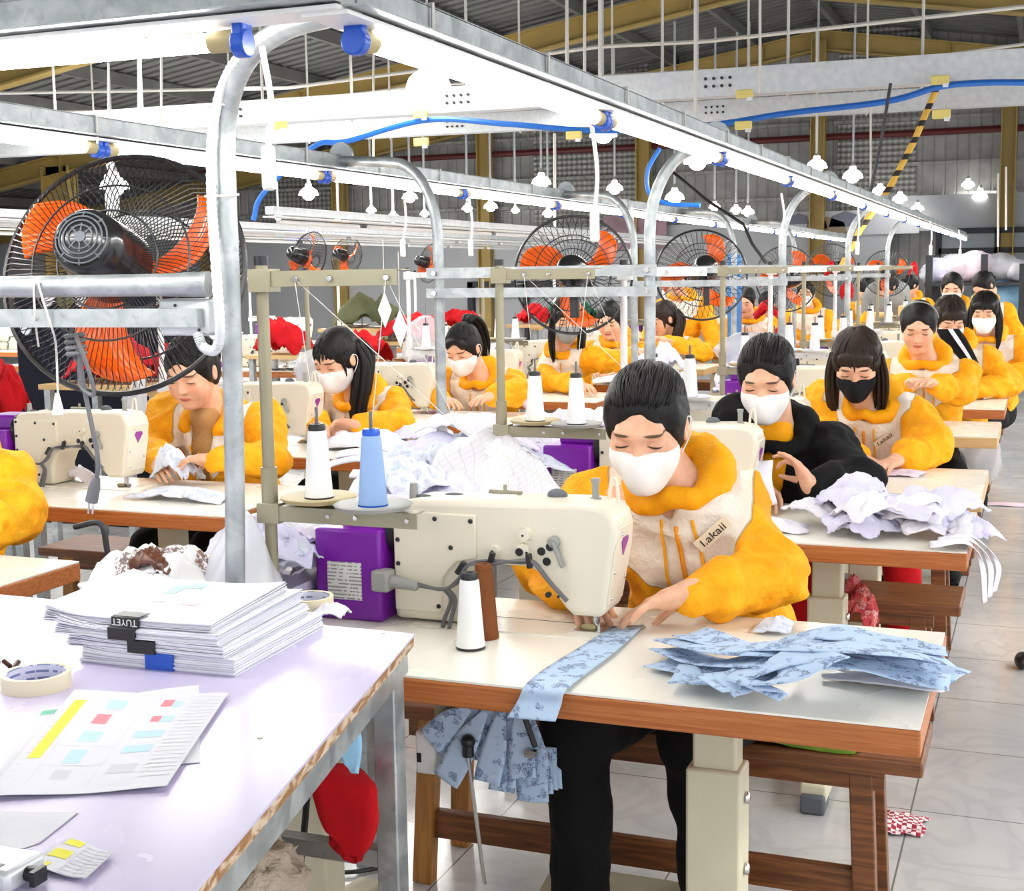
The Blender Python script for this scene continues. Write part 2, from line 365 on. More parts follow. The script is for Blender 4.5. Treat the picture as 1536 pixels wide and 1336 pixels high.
# gable end wall: ribbed sheet between quilted strips, standing on a plain lower partition
xs = [-34, XR-13, XR, 4.5]
b = MB()
def gable(b, x0, x1, y, z0, th=.06):
    pts = [(x0, y, z0), (x1, y, z0), (x1, y, roofz(x1))]
    if x0 < XR < x1: pts.append((XR, y, roofz(XR)))
    pts.append((x0, y, roofz(x0))); b.prism(pts, (0, th, 0))
gable(b, -34, 6.5, YE, 0.0); struct(b.build('wall_back', M['wall'], smooth=0))
b = MB().box((-34, YE-.35, 0), (-2.6, YE-.25, 2.35)); b.box((-2.6, YE-.35, 2.12), (4.5, YE-.25, 2.75)); struct(b.build('wall_partition', M['partition'], smooth=0))
b = MB()
for x0, x1 in ((-33, -30), (-23, -20.6), (-16, -14.2), (-9.6, -7.2), (-3.6, -2.2)): gable(b, x0, x1, YE-.04, 2.4, .03)
struct(b.build('wall_back_insulation', M['quilt'], smooth=0))
b = MB()
for z in (2.75, 3.3, 4.1): b.box((-34, YE-.12, z), (6, YE-.05, z+.06))
struct(b.build('trim_1', M['wall'], smooth=0))
struct(MB().tube([(-34, YE-.3, 3.80), (-3.9, YE-.3, 3.86), (6, YE-.3, 3.86)], .06).build('trim_pipe', M['red']))
struct(MB().tube([(-34, YE-.3, 4.6), (-8, YE-.3, 4.65)], .05).build('trim_pipe', M['red']))
# roof sheet, corrugated along the slope
def roof_sheet(x0, x1):
    b = MB(); n = 240
    for j in range(n):
        ya, yb = -8+34.2*j/n, -8+34.2*(j+1)/n; q = .03 if j % 2 else 0.
        b.add([(x0, ya, roofz(x0)+q), (x1, ya, roofz(x1)+q), (x1, yb, roofz(x1)+q), (x0, yb, roofz(x0)+q)], [(0, 1, 2, 3)])
        b.add([(x0, yb, roofz(x0)), (x1, yb, roofz(x1)), (x1, yb, roofz(x1)+.03), (x0, yb, roofz(x0)+.03)], [(0, 1, 2, 3)])
    return b
M['roof'] = pm('roof_sheet', S(122, 122, 120), .5, .2, var=.12, vs=2)
struct(roof_sheet(-34, XR).build('ceiling_left', M['roof'], smooth=0)); struct(roof_sheet(XR, 7).build('ceiling_right', M['roof'], smooth=0))
for k in range(26):
    x = -33+k*1.55
    if x < 6.5: struct(MB().box((x-.04, -8, roofz(x)-.2), (x+.04, YE, roofz(x)-.02)).build('roof_purlin', M['roof'], smooth=0))
# portal frames: I-section rafters and columns
def portal(y, top=0.0, d=.36):
    b = MB()
    for x0, x1 in ((-34, XR), (XR, 6.5)):
        for (o0, o1, w) in ((-.2-d, -.17-d, .1), (-.2, -.23, .1), (-.23, -.17-d, .012)):
            za, zb = roofz(x0)-top, roofz(x1)-top
            b.add([(x0, y-w, za+o0), (x1, y-w, zb+o0), (x1, y+w, zb+o0), (x0, y+w, za+o0), (x0, y-w, za+o1), (x1, y-w, zb+o1), (x1, y+w, zb+o1), (x0, y+w, za+o1)],
                  [(0,3,2,1),(4,5,6,7),(0,1,5,4),(1,2,6,5),(2,3,7,6),(3,0,4,7)])
    for k in range(24):
        x = -33+k*1.65; b.box((x-.01, y-.1, roofz(x)-top-.2-d), (x+.01, y+.1, roofz(x)-top-.2))
    return b
for y in (8.5, 14.5, 20.2, YE-.25): struct(portal(y).build('roof_rafter', ym, smooth=0))
def column(x, y, w=.17):
    b = MB(); z = roofz(x)-.4
    b.box((x-w, y-.012, 0), (x+w, y+.012, z)); b.box((x-w, y-.14, 0), (x-w+.02, y+.14, z)); b.box((x+w-.02, y-.14, 0), (x+w, y+.14, z))
    struct(b.build('column', ym, smooth=0))
for x in (-.62, -3.9, -7.2, -10.5, -13.8, -17.1, -20.6): column(x, YE-.42, .13)
column(-16.6, 20.2, .3); column(-17.0, 14.2, .28)
# dark framed glazing in the far right corner of the partition
wn = MB()
wx0, wx1 = -1.75, 3.2
for k in range(6):
    x = wx0+(wx1-wx0)*k/5; wn.box((x-.05, YE-.45, .1), (x+.05, YE-.36, 2.12))
for z in (.1, 1.25, 1.75, 2.1): wn.box((wx0, YE-.45, z-.05), (wx1, YE-.36, z+.05))
wn.mat(1).box((wx0, YE-.40, .12), (wx1, YE-.385, 2.1))
struct(wn.build('window_1', [M['dark'], glass('dark_pane', S(150, 158, 164), .7, .1)], smooth=0))
wn = MB()
wn.box((-10.9, YE-.5, 1.2), (-8.3, YE-.36, 1.32)); wn.box((-10.9, YE-.5, .1), (-10.78, YE-.36, 1.3)); wn.box((-9.7, YE-.5, .1), (-9.6, YE-.36, 1.3)); wn.box((-10.9, YE-.5, 1.02), (-8.3, YE-.36, 1.08))
struct(wn.build('window_2', M['dark'], smooth=0))
# world: added ambient fill, let in where the hall is left open behind the camera
w = bpy.data.worlds.new('ambient_fill'); sc.world = w; w.use_nodes = True
w.node_tree.nodes['Background'].inputs[0].default_value = (.93, .96, 1., 1); w.node_tree.nodes['Background'].inputs[1].default_value = .95

# unseen area lights, added to brighten the aisle and the rows on the left
for k, (x, y, z, sx, sy, p) in enumerate(((1.7, 2.5, 2.3, .3, 8., 58), (1.7, 11., 2.3, .3, 8., 95), (3.2, 6., 2.6, .3, 14., 90), (-4.6, 9., 3.2, .3, 10., 110), (-7.5, 10., 3.4, .3, 12., 260), (-11., 15., 3.4, .3, 14., 480))):
    a = bpy.data.lights.new('added_fill_light', 'AREA'); a.shape = 'RECTANGLE'; a.size = sx; a.size_y = sy; a.energy = p; a.color = (1, .985, .95)
    o = bpy.data.objects.new('added_fill_light', a); COL.objects.link(o); o.location = (x, y, z)
# ------------------------------------------------------------------ lamp rows, hooked posts, fans
XA, XB, ZL, PITCH = -.955, -2.365, 1.835, 1.225
Y0 = 1.83
def lamp_rail(name, a, b, label):
    a = V(a, float); b = V(b, float); t = thing(name, label, 'light rail', (a+b)/2)
    d = (b-a)/np.linalg.norm(b-a); s = np.cross(d, (0, 0, 1)); bb = MB(); up = V([0, 0, 1.])
    # folded steel channel with a white reflector plate under it
    for o in (-.026, .026): bb.bar(a+s*o+up*.045, b+s*o+up*.045, .003, .05)
    bb.bar(a+up*.07, b+up*.07, .055, .003); bb.bar(a+s*.045+up*.020, b+s*.045+up*.020, .04, .003); bb.bar(a-s*.045+up*.020, b-s*.045+up*.020, .04, .003)
    bb.build('channel', M['galv'], t, smooth=0)
    MB().bar(a+up*.012, b+up*.012, .075, .006).build('reflector', M['white'], t, smooth=0)
    n = int(np.linalg.norm(b-a)/.55)
    for k in range(n):
        p = a+d*(.3+.55*k); c = MB(); c.tube([p+s*.031+up*.0, p+s*.033+up*.074, p-s*.033+up*.074, p-s*.031], .003, 6); c.build('cable_tie', M['wirewhite'], t)
    return t
def lamp_tube_proto(lit=True):
    t = thing('tube_lamp', 'x', 'tube light', (0, 0, 0), 'lit tube lamps under the rails')
    b = MB(); b.cyl((0, .06, 0), (0, PITCH-.06, 0), .0145, n=12); b.build('glass_tube', M['tube'] if lit else M['white'], t)
    for y in (.022, PITCH-.065): MB().cyl((0, y, 0), (0, y+.043, 0), .0165, n=12).build('end_cap', M['khaki'] if lit else M['grey'], t)
    for y in (.012, PITCH-.012):
        b = MB(); b.box((-.016, y-.009, -.02), (.016, y+.009, .03)); b.cyl((0, y-.011, -.005), (0, y+.011, -.005), .021, n=14); b.build('socket', M['blue'], t, bevel=.003)
    return t
proto = lamp_tube_proto(); first = [True]
def place_tube(loc, rz, label):
    if first[0]: first[0] = False; t = proto; t.location = loc; t.rotation_euler = (0, 0, rz); t['label'] = label; return t
    return dup(proto, loc, label, rz=rz)
zt = ZL-.008
lamp_rail('light_rail', (XA, 1.74, ZL), (XA, 18.6, ZL), 'long galvanised lamp rail running from top centre to the right')
lamp_rail('light_rail', (XB, -.6, ZL), (XB, 18.6, ZL), 'long galvanised lamp rail behind the foreground fan, second from the aisle')
lamp_rail('light_rail', (-4.6, 1.80, ZL+.005), (XA+.03, 1.76, ZL+.005), 'short cross rail at top left with one lit tube before the big fan')
nth = ['nearest', 'second', 'third', 'fourth', 'fifth', 'sixth', 'seventh', 'eighth', 'ninth', 'tenth', 'eleventh', 'twelfth', 'thirteenth', 'fourteenth', 'fifteenth', 'sixteenth']
for k in range(14): place_tube((XA, Y0-.008+k*PITCH, zt), 0, f'lit tube lamp under the right-hand rail, {nth[k]} from the camera')
for k in range(15): place_tube((XB, Y0-.008+(k-1)*PITCH, zt), 0, f'lit tube lamp under the rail behind the big fan, {nth[k]} along it')
place_tube((-1.10, 1.775, zt), PI/2+.012, 'lit tube lamp on the cross rail at top left, ending at a blue socket')
place_tube((-1.10-PITCH, 1.79, zt), PI/2+.012, 'lit tube lamp on the cross rail beyond the left frame edge')
# rows of unlit lamp rails on the left half of the hall
for x, ya, yb, lb in ((-6.0, 5., 18.5, 'unlit pale lamp rail left of the second lit rail'), (-7.1, 6., 18.5, 'unlit pale lamp rail farthest to the left'), (-4.55, 7.5, 18.5, 'unlit pale lamp rail low behind the hooked post tops')):
    t = thing('unlit_light_rail', lb, 'light rail', (x, ya, ZL))
    MB().bar((x, ya, ZL+.06), (x, yb, ZL+.06), .06, .05).build('channel', M['rail'], t, smooth=0)
    MB().bar((x, ya, ZL+.02), (x, yb, ZL+.02), .10, .01).build('reflector', M['white'], t, smooth=0)
    b = MB()
    for k in range(int((yb-ya)/1.25)): b.cyl((x, ya+.1+k*1.25, ZL-.01), (x, ya+1.2+k*1.25, ZL-.01), .014, n=8)
    b.build('tube', M['white'], t)
# post frames with hooked tops
XP1, XP2 = -1.205, -1.967
YN = 2.12
def post_frame(y, full=True):
    names = {0: 'nearest the camera', 1: 'standing between the second tables', 2: 'third down the aisle', 3: 'fourth down the aisle', 4: 'fifth down the aisle', 5: 'farthest down the hall'}
    t = thing('post_frame', f'galvanised hooked post frame {names[post_frame.n]}', 'post frame', ((XP1+XP2)/2, y, 0)); 
    for s, xp, xl in ((1, XP1, XA), (-1, XP2, XB)):
        if post_frame.n == 0:
            pts = [(-1.405, YN, 0), (-1.405, YN, .5)]+[tuple(Wy(px, py, yy)) for px, py, yy in ((352, 720, YN), (345, 430, YN), (340, 310, YN), (338, 240, YN), (339, 190, YN), (348, 138, 2.09), (374, 84, 2.03), (425, 44, 1.96), (490, 24, 1.90), (545, 16, 1.86))]
            if s < 0: pts = [(-2.32, YN, 0), (-2.32, YN, 1.6), (-2.30, YN, 1.75), (-2.36, 2.0, 1.88)]
            MB().tube(spline(pts, 6) if s > 0 else pts, .0185, 14).build('post', M['galv'], t); continue
        pts = [(xp, y, 0), (xp, y, .9), (xp, y, 1.35), (xp, y, 1.60)]
        for k in range(1, 9):
            a = PI/2*k/8; pts.append((xp+s*.17*(1-math.cos(a)), y, 1.60+.27*math.sin(a)))
        pts.append((xl-s*.02, y, 1.885)); MB().tube(pts, .019, 14).build('post', M['galv'], t)
        MB().lathe([(.045, -.008), (.045, .008)], (xl-s*.03, y, 1.905), rotm('X', PI/2), 14).build('top_flange', M['galv'], t)
    xa, xb = XP2-.03, XP1+.03
    if post_frame.n == 0:
        MB().tube([(-2.34, YN-.03, 1.468), (-1.50, YN-.03, 1.468), (-1.41, YN-.012, 1.468)], [.021, .021, .024], 14).build('cross_bar', M['galv'], t)
        MB().bar((-2.34, YN-.03, 1.408), (-1.42, YN-.03, 1.408), .02, .034).build('cross_bar', M['galv'], t, smooth=0)
    else:
        MB().bar((xa, y-.03, 1.483), (xb, y-.03, 1.483), .012, .036).build('cross_bar', M['galv'], t, smooth=0)
        MB().bar((xa, y-.03, 1.414), (xb, y-.03, 1.414), .02, .032).build('cross_bar', M['galv'], t, smooth=0)
    if post_frame.n:
        for x in (XP1, XP2):
            for z in (1.483, 1.414): MB().cyl((x, y-.045, z), (x, y-.03, z), .009, n=8).build('bolt', M['steel'], t)
    post_frame.n += 1; return t
post_frame.n = 0
FY = (YN, 4.35, 6.8, 9.25, 11.7)
pf0 = None
for y in FY:
    f = post_frame(y)
    pf0 = pf0 or f
# corrugated white conduit strapped along the nearest post, with the switch box on the bars
c0 = [Wy(x, y, yy-.03) for x, y, yy in ((545, 6, 1.86), (480, 14, 1.92), (412, 44, 1.98), (362, 82, 2.05), (334, 130, 2.10), (319, 195, YN), (317, 280, YN), (320, 345, YN), (326, 430, YN-.03), (330, 500, YN-.03), (322, 525, YN-.02), (305, 520, YN), (296, 500, YN))]
p = spline(c0, 14); rr = [.0085+.0013*(i % 2) for i in range(len(p))]
o = MB().tube(p, rr, 10).build('corrugated_conduit', M['rail']); tag(o, 'white corrugated conduit strapped along the nearest hooked post', 'conduit')
t = thing('switch_box', 'pale grey wiring box clamped behind the lower bar of the nearest post', 'switch box', Wy(283, 475, YN))
a, e = Wy(245, 448, YN), Wy(322, 503, YN)
MB().box((a[0], YN-.018, e[2]), (e[0], YN+.035, a[2])).build('housing', M['rail'], t, bevel=.006)
for q in ((262, 458), (298, 495)): pq = Wy(*q, YN-.02); MB().cyl(pq, pq+V([0, .012, 0]), .003, n=8).build('screw', M['black'], t)
for px, py in ((333, 158), (333, 293)):
    q = Wy(px, py, YN-.012); b = MB(); b.tube([q+V([.027*math.cos(a), .034*math.sin(a), .003*math.sin(a)]) for a in np.linspace(0, 2*PI, 16)[:-1]], .0022, 6, closed=True); b.build('cable_tie', M['wirewhite'], pf0)
# fans
def make_fan(R=.235, fine=True):
    t = thing('wall_fan', 'x', 'fan', (0, 0, 0), None)
    # local: z axis points to the motor back (rear), blades in the xy plane
    n = 110 if fine else 48; b = MB(); w = .0011 if fine else .0016
    for k in range(n):
        a = 2*PI*k/n
        for s in (1, -1):
            pr = [(.055, .085), (.13, .075), (.20, .05), (R-.006, .012)] if s > 0 else [(.04, -.085), (.12, -.08), (.2, -.05), (R-.006, -.012)]
            tw = .30*s
            b.tube([(r*math.cos(a+tw*(1-r/R)), r*math.sin(a+tw*(1-r/R)), z) for r, z in pr], w, 3, cap=False)
    b.build('cage', M['black'], t, smooth=60)
    b = MB()
    for r, z, q in ((R, 0, .0055), (.15, .067, .0022), (.095, .083, .0022), (.15, -.072, .0022), (.055, -.085, .003)):
        b.tube([(r*math.cos(a), r*math.sin(a), z) for a in np.linspace(0, 2*PI, 49)[:-1]], q, 6, closed=True)
    b.build('cage_ring', M['black'], t)
    b = MB(); b.lathe([(0, .205), (.034, .204), (.052, .196), (.060, .182), (.064, .15), (.071, .09), (.073, .045), (.06, .036), (0, .036)], n=32)
    b.build('motor', pm('fan_motor_black', (.014, .014, .015), .18), t)
    if fine:
        b = MB()
        for r in (.022, .031, .039, .047): b.tube([(r*math.cos(a), r*math.sin(a), .2055-.4*max(0, r-.034)) for a in np.linspace(0, 2*PI, 29)[:-1]], .0016, 5, closed=True)
        for k in range(8):
            a = k*PI/4; b.bar((.008*math.cos(a), .008*math.sin(a), .2065), (.050*math.cos(a), .050*math.sin(a), .199), .0025, .002)
        b.lathe([(0, .208), (.010, .208), (.011, .204)], n=12); b.build('rear_grille', M['rubber'], t)
    MB().lathe([(0, -.03), (.03, -.028), (.038, -.01), (.038, .035), (0, .035)], n=20).build('hub', M['orange'], t)
    for k in range(3):
        a0 = 2*PI*k/3+.15; b = MB()
        def blade(u, v, a0=a0):
            r = .035+(.205-.035)*v; wd = (.44+.24*math.sin(min(1, v*1.1)*PI*.75)); an = a0+wd*(u-.5)*(1.25-.45*v)+.50*v*v
            zz = .02-.055*(u-.5)-.012*math.sin(v*3); zz += .0022*math.sin(u*60)*min(1, v*3)
            e = .012*math.sin(u*PI) if v > .97 else 0
            return (( r+e)*math.cos(an), (r+e)*math.sin(an), zz)
        b.grid(blade, 30 if fine else 10, 12); b.build('blade', M['orange'], t, solid=.003)
    return t
def orient(t, loc, axis, roll=0.):
    R = frame_from(axis, (1, 0, .0)); Rm = Matrix([list(r) for r in R]) @ Matrix.Rotation(roll, 3, 'Z')
    t.location = Vector([float(x) for x in loc]); t.rotation_euler = Rm.to_euler()
f1 = make_fan(); f1['label'] = 'large black cage fan with orange blades at left behind the nearest bars'
orient(f1, Wy(186, 410, 2.36), (.25, -.88, .30), math.radians(4)); f1.scale = (1.1,)*3
fp = make_fan(.235, False); used_f = False
for px, py, Y, ax, rl, lb, r in ((860, 412, 4.62, (.27, -.95, .10), 10, 'black cage fan with orange blades behind the second post frame', 90),
        (1052, 412, 7.1, (.35, -.9, .22), 40, 'black cage fan with orange blades behind the third post frame', 70),
        (1180, 418, 9.6, (.5, -.8, .1), 30, 'black cage fan behind the fourth post frame', 50),
        (1330, 410, 14.4, (.3, -.9, .1), 0, 'small distant fan behind the last post frame', 35),
        (1248, 405, 11.9, (.5, -.8, .1), 0, 'small distant fan behind the fifth post frame', 40),
        (462, 388, 8.6, (-.35, -.85, .25), 40, 'dark fan in the far left rows above the red cloth', 42), (645, 395, 10.4, (-.5, -.8, .2), 60, 'dark fan far behind the left hooked post', 30),
        (520, 385, 11.5, (-.2, -.9, .2), 0, 'dark fan far behind the ponytail woman', 30)):
    t = fp if not used_f else dup(fp); used_f = True; t['label'] = lb; orient(t, Wy(px, py, Y), ax, math.radians(rl))
    D = np.dot(Wy(px, py, Y)-V([0, 0, CH]), CF); s = r*D/FPX/.24; t.scale = (s, s, s)
# brackets that carry the fans on the bars
for (px, py, Y) in ((862, 432, 4.38), (1060, 428, 6.84)):
    q = Wy(px, py, Y); b = MB(); b.bar(q+V([0, .0, .0]), q+V([0, .0, -.1]), .03, .02, (0, 1, 0)); b.bar(q+V([-.03, .0, .0]), q+V([.03, .0, 0]), .03, .02)
    b.bar(q+V([0, 0, -.09]), Wy(px, py-15, Y+.18), .02, .02); tag(b.build('fan_bracket', M['black'], bevel=.003), {862: 'black bracket under the fan behind the second post frame', 1060: 'black bracket under the fan behind the third post frame'}[px], 'bracket')
# bell lamps hung from the roof
def bell():
    t = thing('bell_lamp', 'x', 'pendant lamp', (0, 0, 0), None); D = .34
    MB().lathe([(.0, .19), (.05, .19), (.06, .14), (.10, .115), (.145, .075), (.168, .02), (.17, 0), (.162, .0), (.14, .05), (.09, .09), (.0, .11)], n=24).build('shade', M['shade'], t)
    MB().lathe([(0, -.085), (.06, -.07), (.10, -.03), (.105, .01), (.08, .05), (0, .085)], n=16).build('bulb', M['bulb'], t)
    MB().lathe([(0, .26), (.03, .26), (.04, .185), (0, .185)], n=12).build('cap', M['grey'], t)
    return t
bp = None
LAMPS = [(643, 130, 68), (905, 203, 42), (812, 274, 30), (922, 283, 26), (1046, 243, 42), (1012, 297, 30), (1225, 250, 32), (1279, 265, 31), (1320, 287, 24), (1350, 298, 22), (1376, 313, 20), (1452, 277, 20), (1470, 295, 26), (463, 291, 30), (615, 296, 24), (701, 312, 17), (736, 310, 22), (557, 315, 16), (590, 327, 22), (637, 320, 15), (773, 315, 14), (822, 320, 18), (172, 281, 44), (417, 325, 14), (507, 325, 14), (1104, 315, 18), (1122, 318, 20), (1072, 310, 18), (330, 318, 16), (1490, 296, 20), ]
where = ['largest, top centre under the right-hand rail', 'under the second tube of the right-hand rail', 'white, right of the hooked left post, lit', 'hung left of the second right hook', 'beside the right-hand rail above the second hook', 'just right of the second post top', 'above the right-hand rail, left of the gable column', 'above the right-hand rail, right of the gable column', 'right of the gable column and low on the rail', 'small, by the yellow and black rope', 'small, near the far end of the right-hand rail', 'small, alone at right before the end wall', 'at far right before the end wall', 'left of the hooked left post', 'inside the bend of the hooked left post', 'small, right of the hooked left post', 'small, second right of the hooked left post', 'tiny, left over the unlit rails', 'left over the unlit rails', 'tiny, by the hooked left post', 'tiny, mid hall over the second fan', 'small, over the second fan', 'seen through the big fan cage', 'tiny, right of the nearest post', 'tiny, over the dark far fan', 'small, between the third hooks', 'small, right between the third hooks', 'small, left of the third hooks', 'tiny, just left of the nearest post', 'low at far right, next to the wall lamp']
for (px, py, w), lb in zip(LAMPS, where):
    D = .34*FPX/w; D = min(D, 24); D = 9.0 if 9. < D < 10.9 else 13. if 13. < D < 14.9 else D; q = Wd(px, py+2, D)
    t = bp and dup(bp) or bell(); bp = bp or t
    t.location = Vector(q); t['label'] = 'lit bell pendant lamp, '+lb; t['group'] = 'bell pendant lamps'
    s = w*D/FPX/.34; t.scale = (s, s, s)
    if q[1] < YE-1:
        o = MB().cyl((q[0], q[1], q[2]+.2*s), (q[0], q[1], roofz(q[0])-.05), .008*max(1, D/9), n=6, cap=False).build('hanger_rod', M['rail']); o.parent = t
        o.matrix_parent_inverse = Matrix.Identity(4); o.location = -Vector(q)/s; o.scale = (1/s,)*3
# overhead cable trays slung across the hall
def tray(p, q, h, d, lb, rods):
    p = V(p); q = V(q); t = thing('cable_tray', lb, 'cable tray', (p+q)/2); b = MB()
    b.bar(p, q, .012, h); b.bar(p+V([0, d/2, h/2]), q+V([0, d/2, h/2]), d, .01); b.bar(p+V([0, d/2, -h/2]), q+V([0, d/2, -h/2]), d, .012); b.bar(p+V([0, d, 0]), q+V([0, d, 0]), .012, h)
    b.build('body', M['rail'], t, smooth=0)
    b = MB()
    for k in (.30, .52, .74):
        c = p+(q-p)*k
        for i in range(4):
            for z in (-.03, .03): b.cyl(c+V([i*.06, -.02, z*h/.2]), c+V([i*.06, 0, z*h/.2]), .012, n=6)
    b.build('joint_bolt', M['dark'], t)
    for k in rods:
        c = p+(q-p)*k
        MB().cyl(c+V([0, d+.02, -h*.6]), (c[0], c[1]+d+.02, roofz(c[0])-.1), .012, n=6).build('hanger_rod', M['wirewhite'], t)
    return t
tray(Wy(-60, 196, 10), Wy(1600, 90, 10), .185, .16, 'pale overhead cable tray, the nearer and wider of the two', (.1, .2, .33, .42, .53, .62, .7, .8, .9))
tray(Wy(-60, 226, 14), Wy(1600, 136, 14), .19, .16, 'pale overhead cable tray, the farther and lower of the two', (.15, .3, .38, .46, .58, .66, .77, .86))
# thin sprinkler and conduit lines under the roof
for k, pts in enumerate([[(-20, 140), (430, 132), (900, 70), (1060, 62), (1536, 10)], [(-20, 168), (330, 165), (640, 128), (1016, 108), (1350, 92), (1536, 66)]]):
    o = MB().tube([Wy(x, y, 12+k*3) for x, y in pts], .018, 6).build('conduit_line', M['wirewhite']); tag(o, ['thin white conduit line under the roof, the upper one', 'thin white conduit line just above the cable trays'][k], 'conduit')
for k, (x, y0, y1, Y) in enumerate([(163, 95, 175, 9), (208, 80, 200, 10), (242, 60, 205, 9), (850, -20, 160, 9), (877, -20, 130, 8.5), (900, -20, 122, 7), (325, 250, 320, 9), (1043, -20, 170, 8), (1140, -20, 140, 9), (1225, 45, 230, 13), (1306, 160, 290, 12), (1497, 260, 370, 14), (1509, 250, 345, 13), (832, 200, 340, 8.5), (560, 0, 240, 11)]):
    o = MB().cyl(Wy(x, y1, Y), Wy(x, y0, Y)*V([1, 1, 1]), .010, n=6).build('hanger_rod', M['wirewhite'])
    p0 = Wy(x, y1, Y)
    if y0 < 250: o.data.transform(Matrix.Identity(4))
    tag(o, f'thin white hanger rod {["left of the first bell lamp", "over the big fan", "over the big fan, third", "left of the right-hand rail top", "mid top, behind the rail", "crossing the right-hand rail near its second tube", "behind the nearest post", "right of the top centre rods", "beside the yellow plug boxes", "left of the gable column", "right of the gable column", "at right over the racks", "at far right over the racks", "over the second fan", "left of the first bell lamp top"][k]}', 'rod', 'hanger rods')
o = MB().tube(spline([Wy(x, y, 9.9) for x, y in ((380, 330), (395, 290), (470, 220), (520, 212), (640, 180), (760, 186), (900, 196), (1060, 188), (1180, 170), (1330, 152), (1410, 130), (1480, 124), (1560, 124))], 8), .022, 8).build('blue_hose', M['wireblue']); tag(o, 'bright blue hose draped along the overhead trays', 'hose')
o = MB().tube(spline([Wy(x, y, 4.7) for x, y in ((990, 222), (972, 255), (974, 290), (1000, 305), (1050, 308))], 8), .008, 8).build('blue_hose', M['wireblue']); tag(o, 'blue hose hanging beside the second right hook', 'hose')
def ropem():
    n = NT('black_yellow_rope'); x, y, z = n.sep(n.obj()); f = n.math('FRACT', n.math('MULTIPLY', z, 9.)); n.col(n.mix(n.math('LESS_THAN', f, .35), S(226, 180, 74), S(40, 34, 26))).set(Roughness=.7); return n.m
o = MB().tube([Wy(x, y, 9.95) for x, y in ((1410, 120), (1372, 210), (1335, 280), (1290, 345), (1262, 400))], .022, 8).build('striped_rope', ropem()); tag(o, 'yellow and black striped rope slanting down from the tray', 'rope')
o = MB().tube([Wy(x, y, 9.5) for x, y in ((1336, 125), (1322, 210), (1305, 290), (1290, 340))], .012, 6).build('hanging_cable', M['black']); tag(o, 'black cable dropping beside the striped rope', 'cable')
o = MB().tube([Wy(x, y, 8.) for x, y in ((1000, 250), (1060, 300), (1115, 336), (1128, 365), (1150, 395))], .010, 6).build('hanging_cable', M['black']); tag(o, 'black cable sagging between the second and third hooks', 'cable')
for x, y, lb in ((631, 171, 'upper one left of the right-hand rail'), (632, 213, 'lower one left of the right-hand rail'), (861, 203, 'beside the right-hand rail tube'), (1117, 141, 'upper one at mid right'), (1115, 188, 'lower one at mid right'), (1410, 120, 'at the top of the striped rope'), (1412, 171, 'below the striped rope top'), (420, 188, 'right of the nearest post')):
    q = Wy(x, y, 9.86); t = thing('plug_box', 'small yellow plug box on the overhead line, '+lb, 'plug box', q)
    MB().box(q+V([-.06, -.02, -.03]), q+V([.06, .02, .03])).build('housing', pm('plug_yellow', S(240, 222, 130), .5), t, bevel=.006); MB().box(q+V([.02, -.03, -.05]), q+V([.055, .0, -.025])).build('socket', M['white'], t)
# pull switches hanging from the rails
def pull(px, py0, py1, Y, lb, s=1.):
    a, e = Wy(px[0], py0, Y), Wy(px[1], py1, Y); t = thing('pull_switch', lb, 'switch', e)
    m = (a+e)/2+V([.012, 0, 0])
    MB().tube(spline([a, m, e+V([0, 0, .03*s])], 6), .005*s, 6).build('cord', M['wirewhite'], t)
    MB().box(e+V([-.011*s, -.009*s, -.036*s]), e+V([.011*s, .009*s, .036*s])).build('switch_body', M['white'], t, bevel=.006*s)
    return t
pull((393, 403), 70, 252, 1.95, 'white pull switch on a cord left of the big lamp rail, nearest'); pull((885, 892), 172, 340, 3.1, 'white pull switch hanging from the right-hand rail, over the second fan')
pull((606, 604), 290, 372, 5.6, 'small white pull switch inside the hooked left post', 1.1); pull((703, 706), 295, 372, 6.0, 'small white pull switch right of the hooked left post', 1.1)
pull((150, 168), 210, 292, 3.1, 'white switch box hanging above the big fan motor', 1.6); pull((1172, 1172), 290, 355, 6.2, 'small white pull switch beside the third right hook')
pull((1286, 1286), 300, 372, 9.2, 'small white pull switch beside the fourth hook', 1.2); pull((1395, 1396), 330, 375, 12, 'tiny white pull switch near the far end of the right-hand rail', 1.2); pull((1438, 1440), 345, 380, 14, 'tiny white pull switch at the very end of the right-hand rail', 1.2)
pull((948, 946), 310, 385, 7.5, 'small white pull switch between fan two and its post', 1.1)
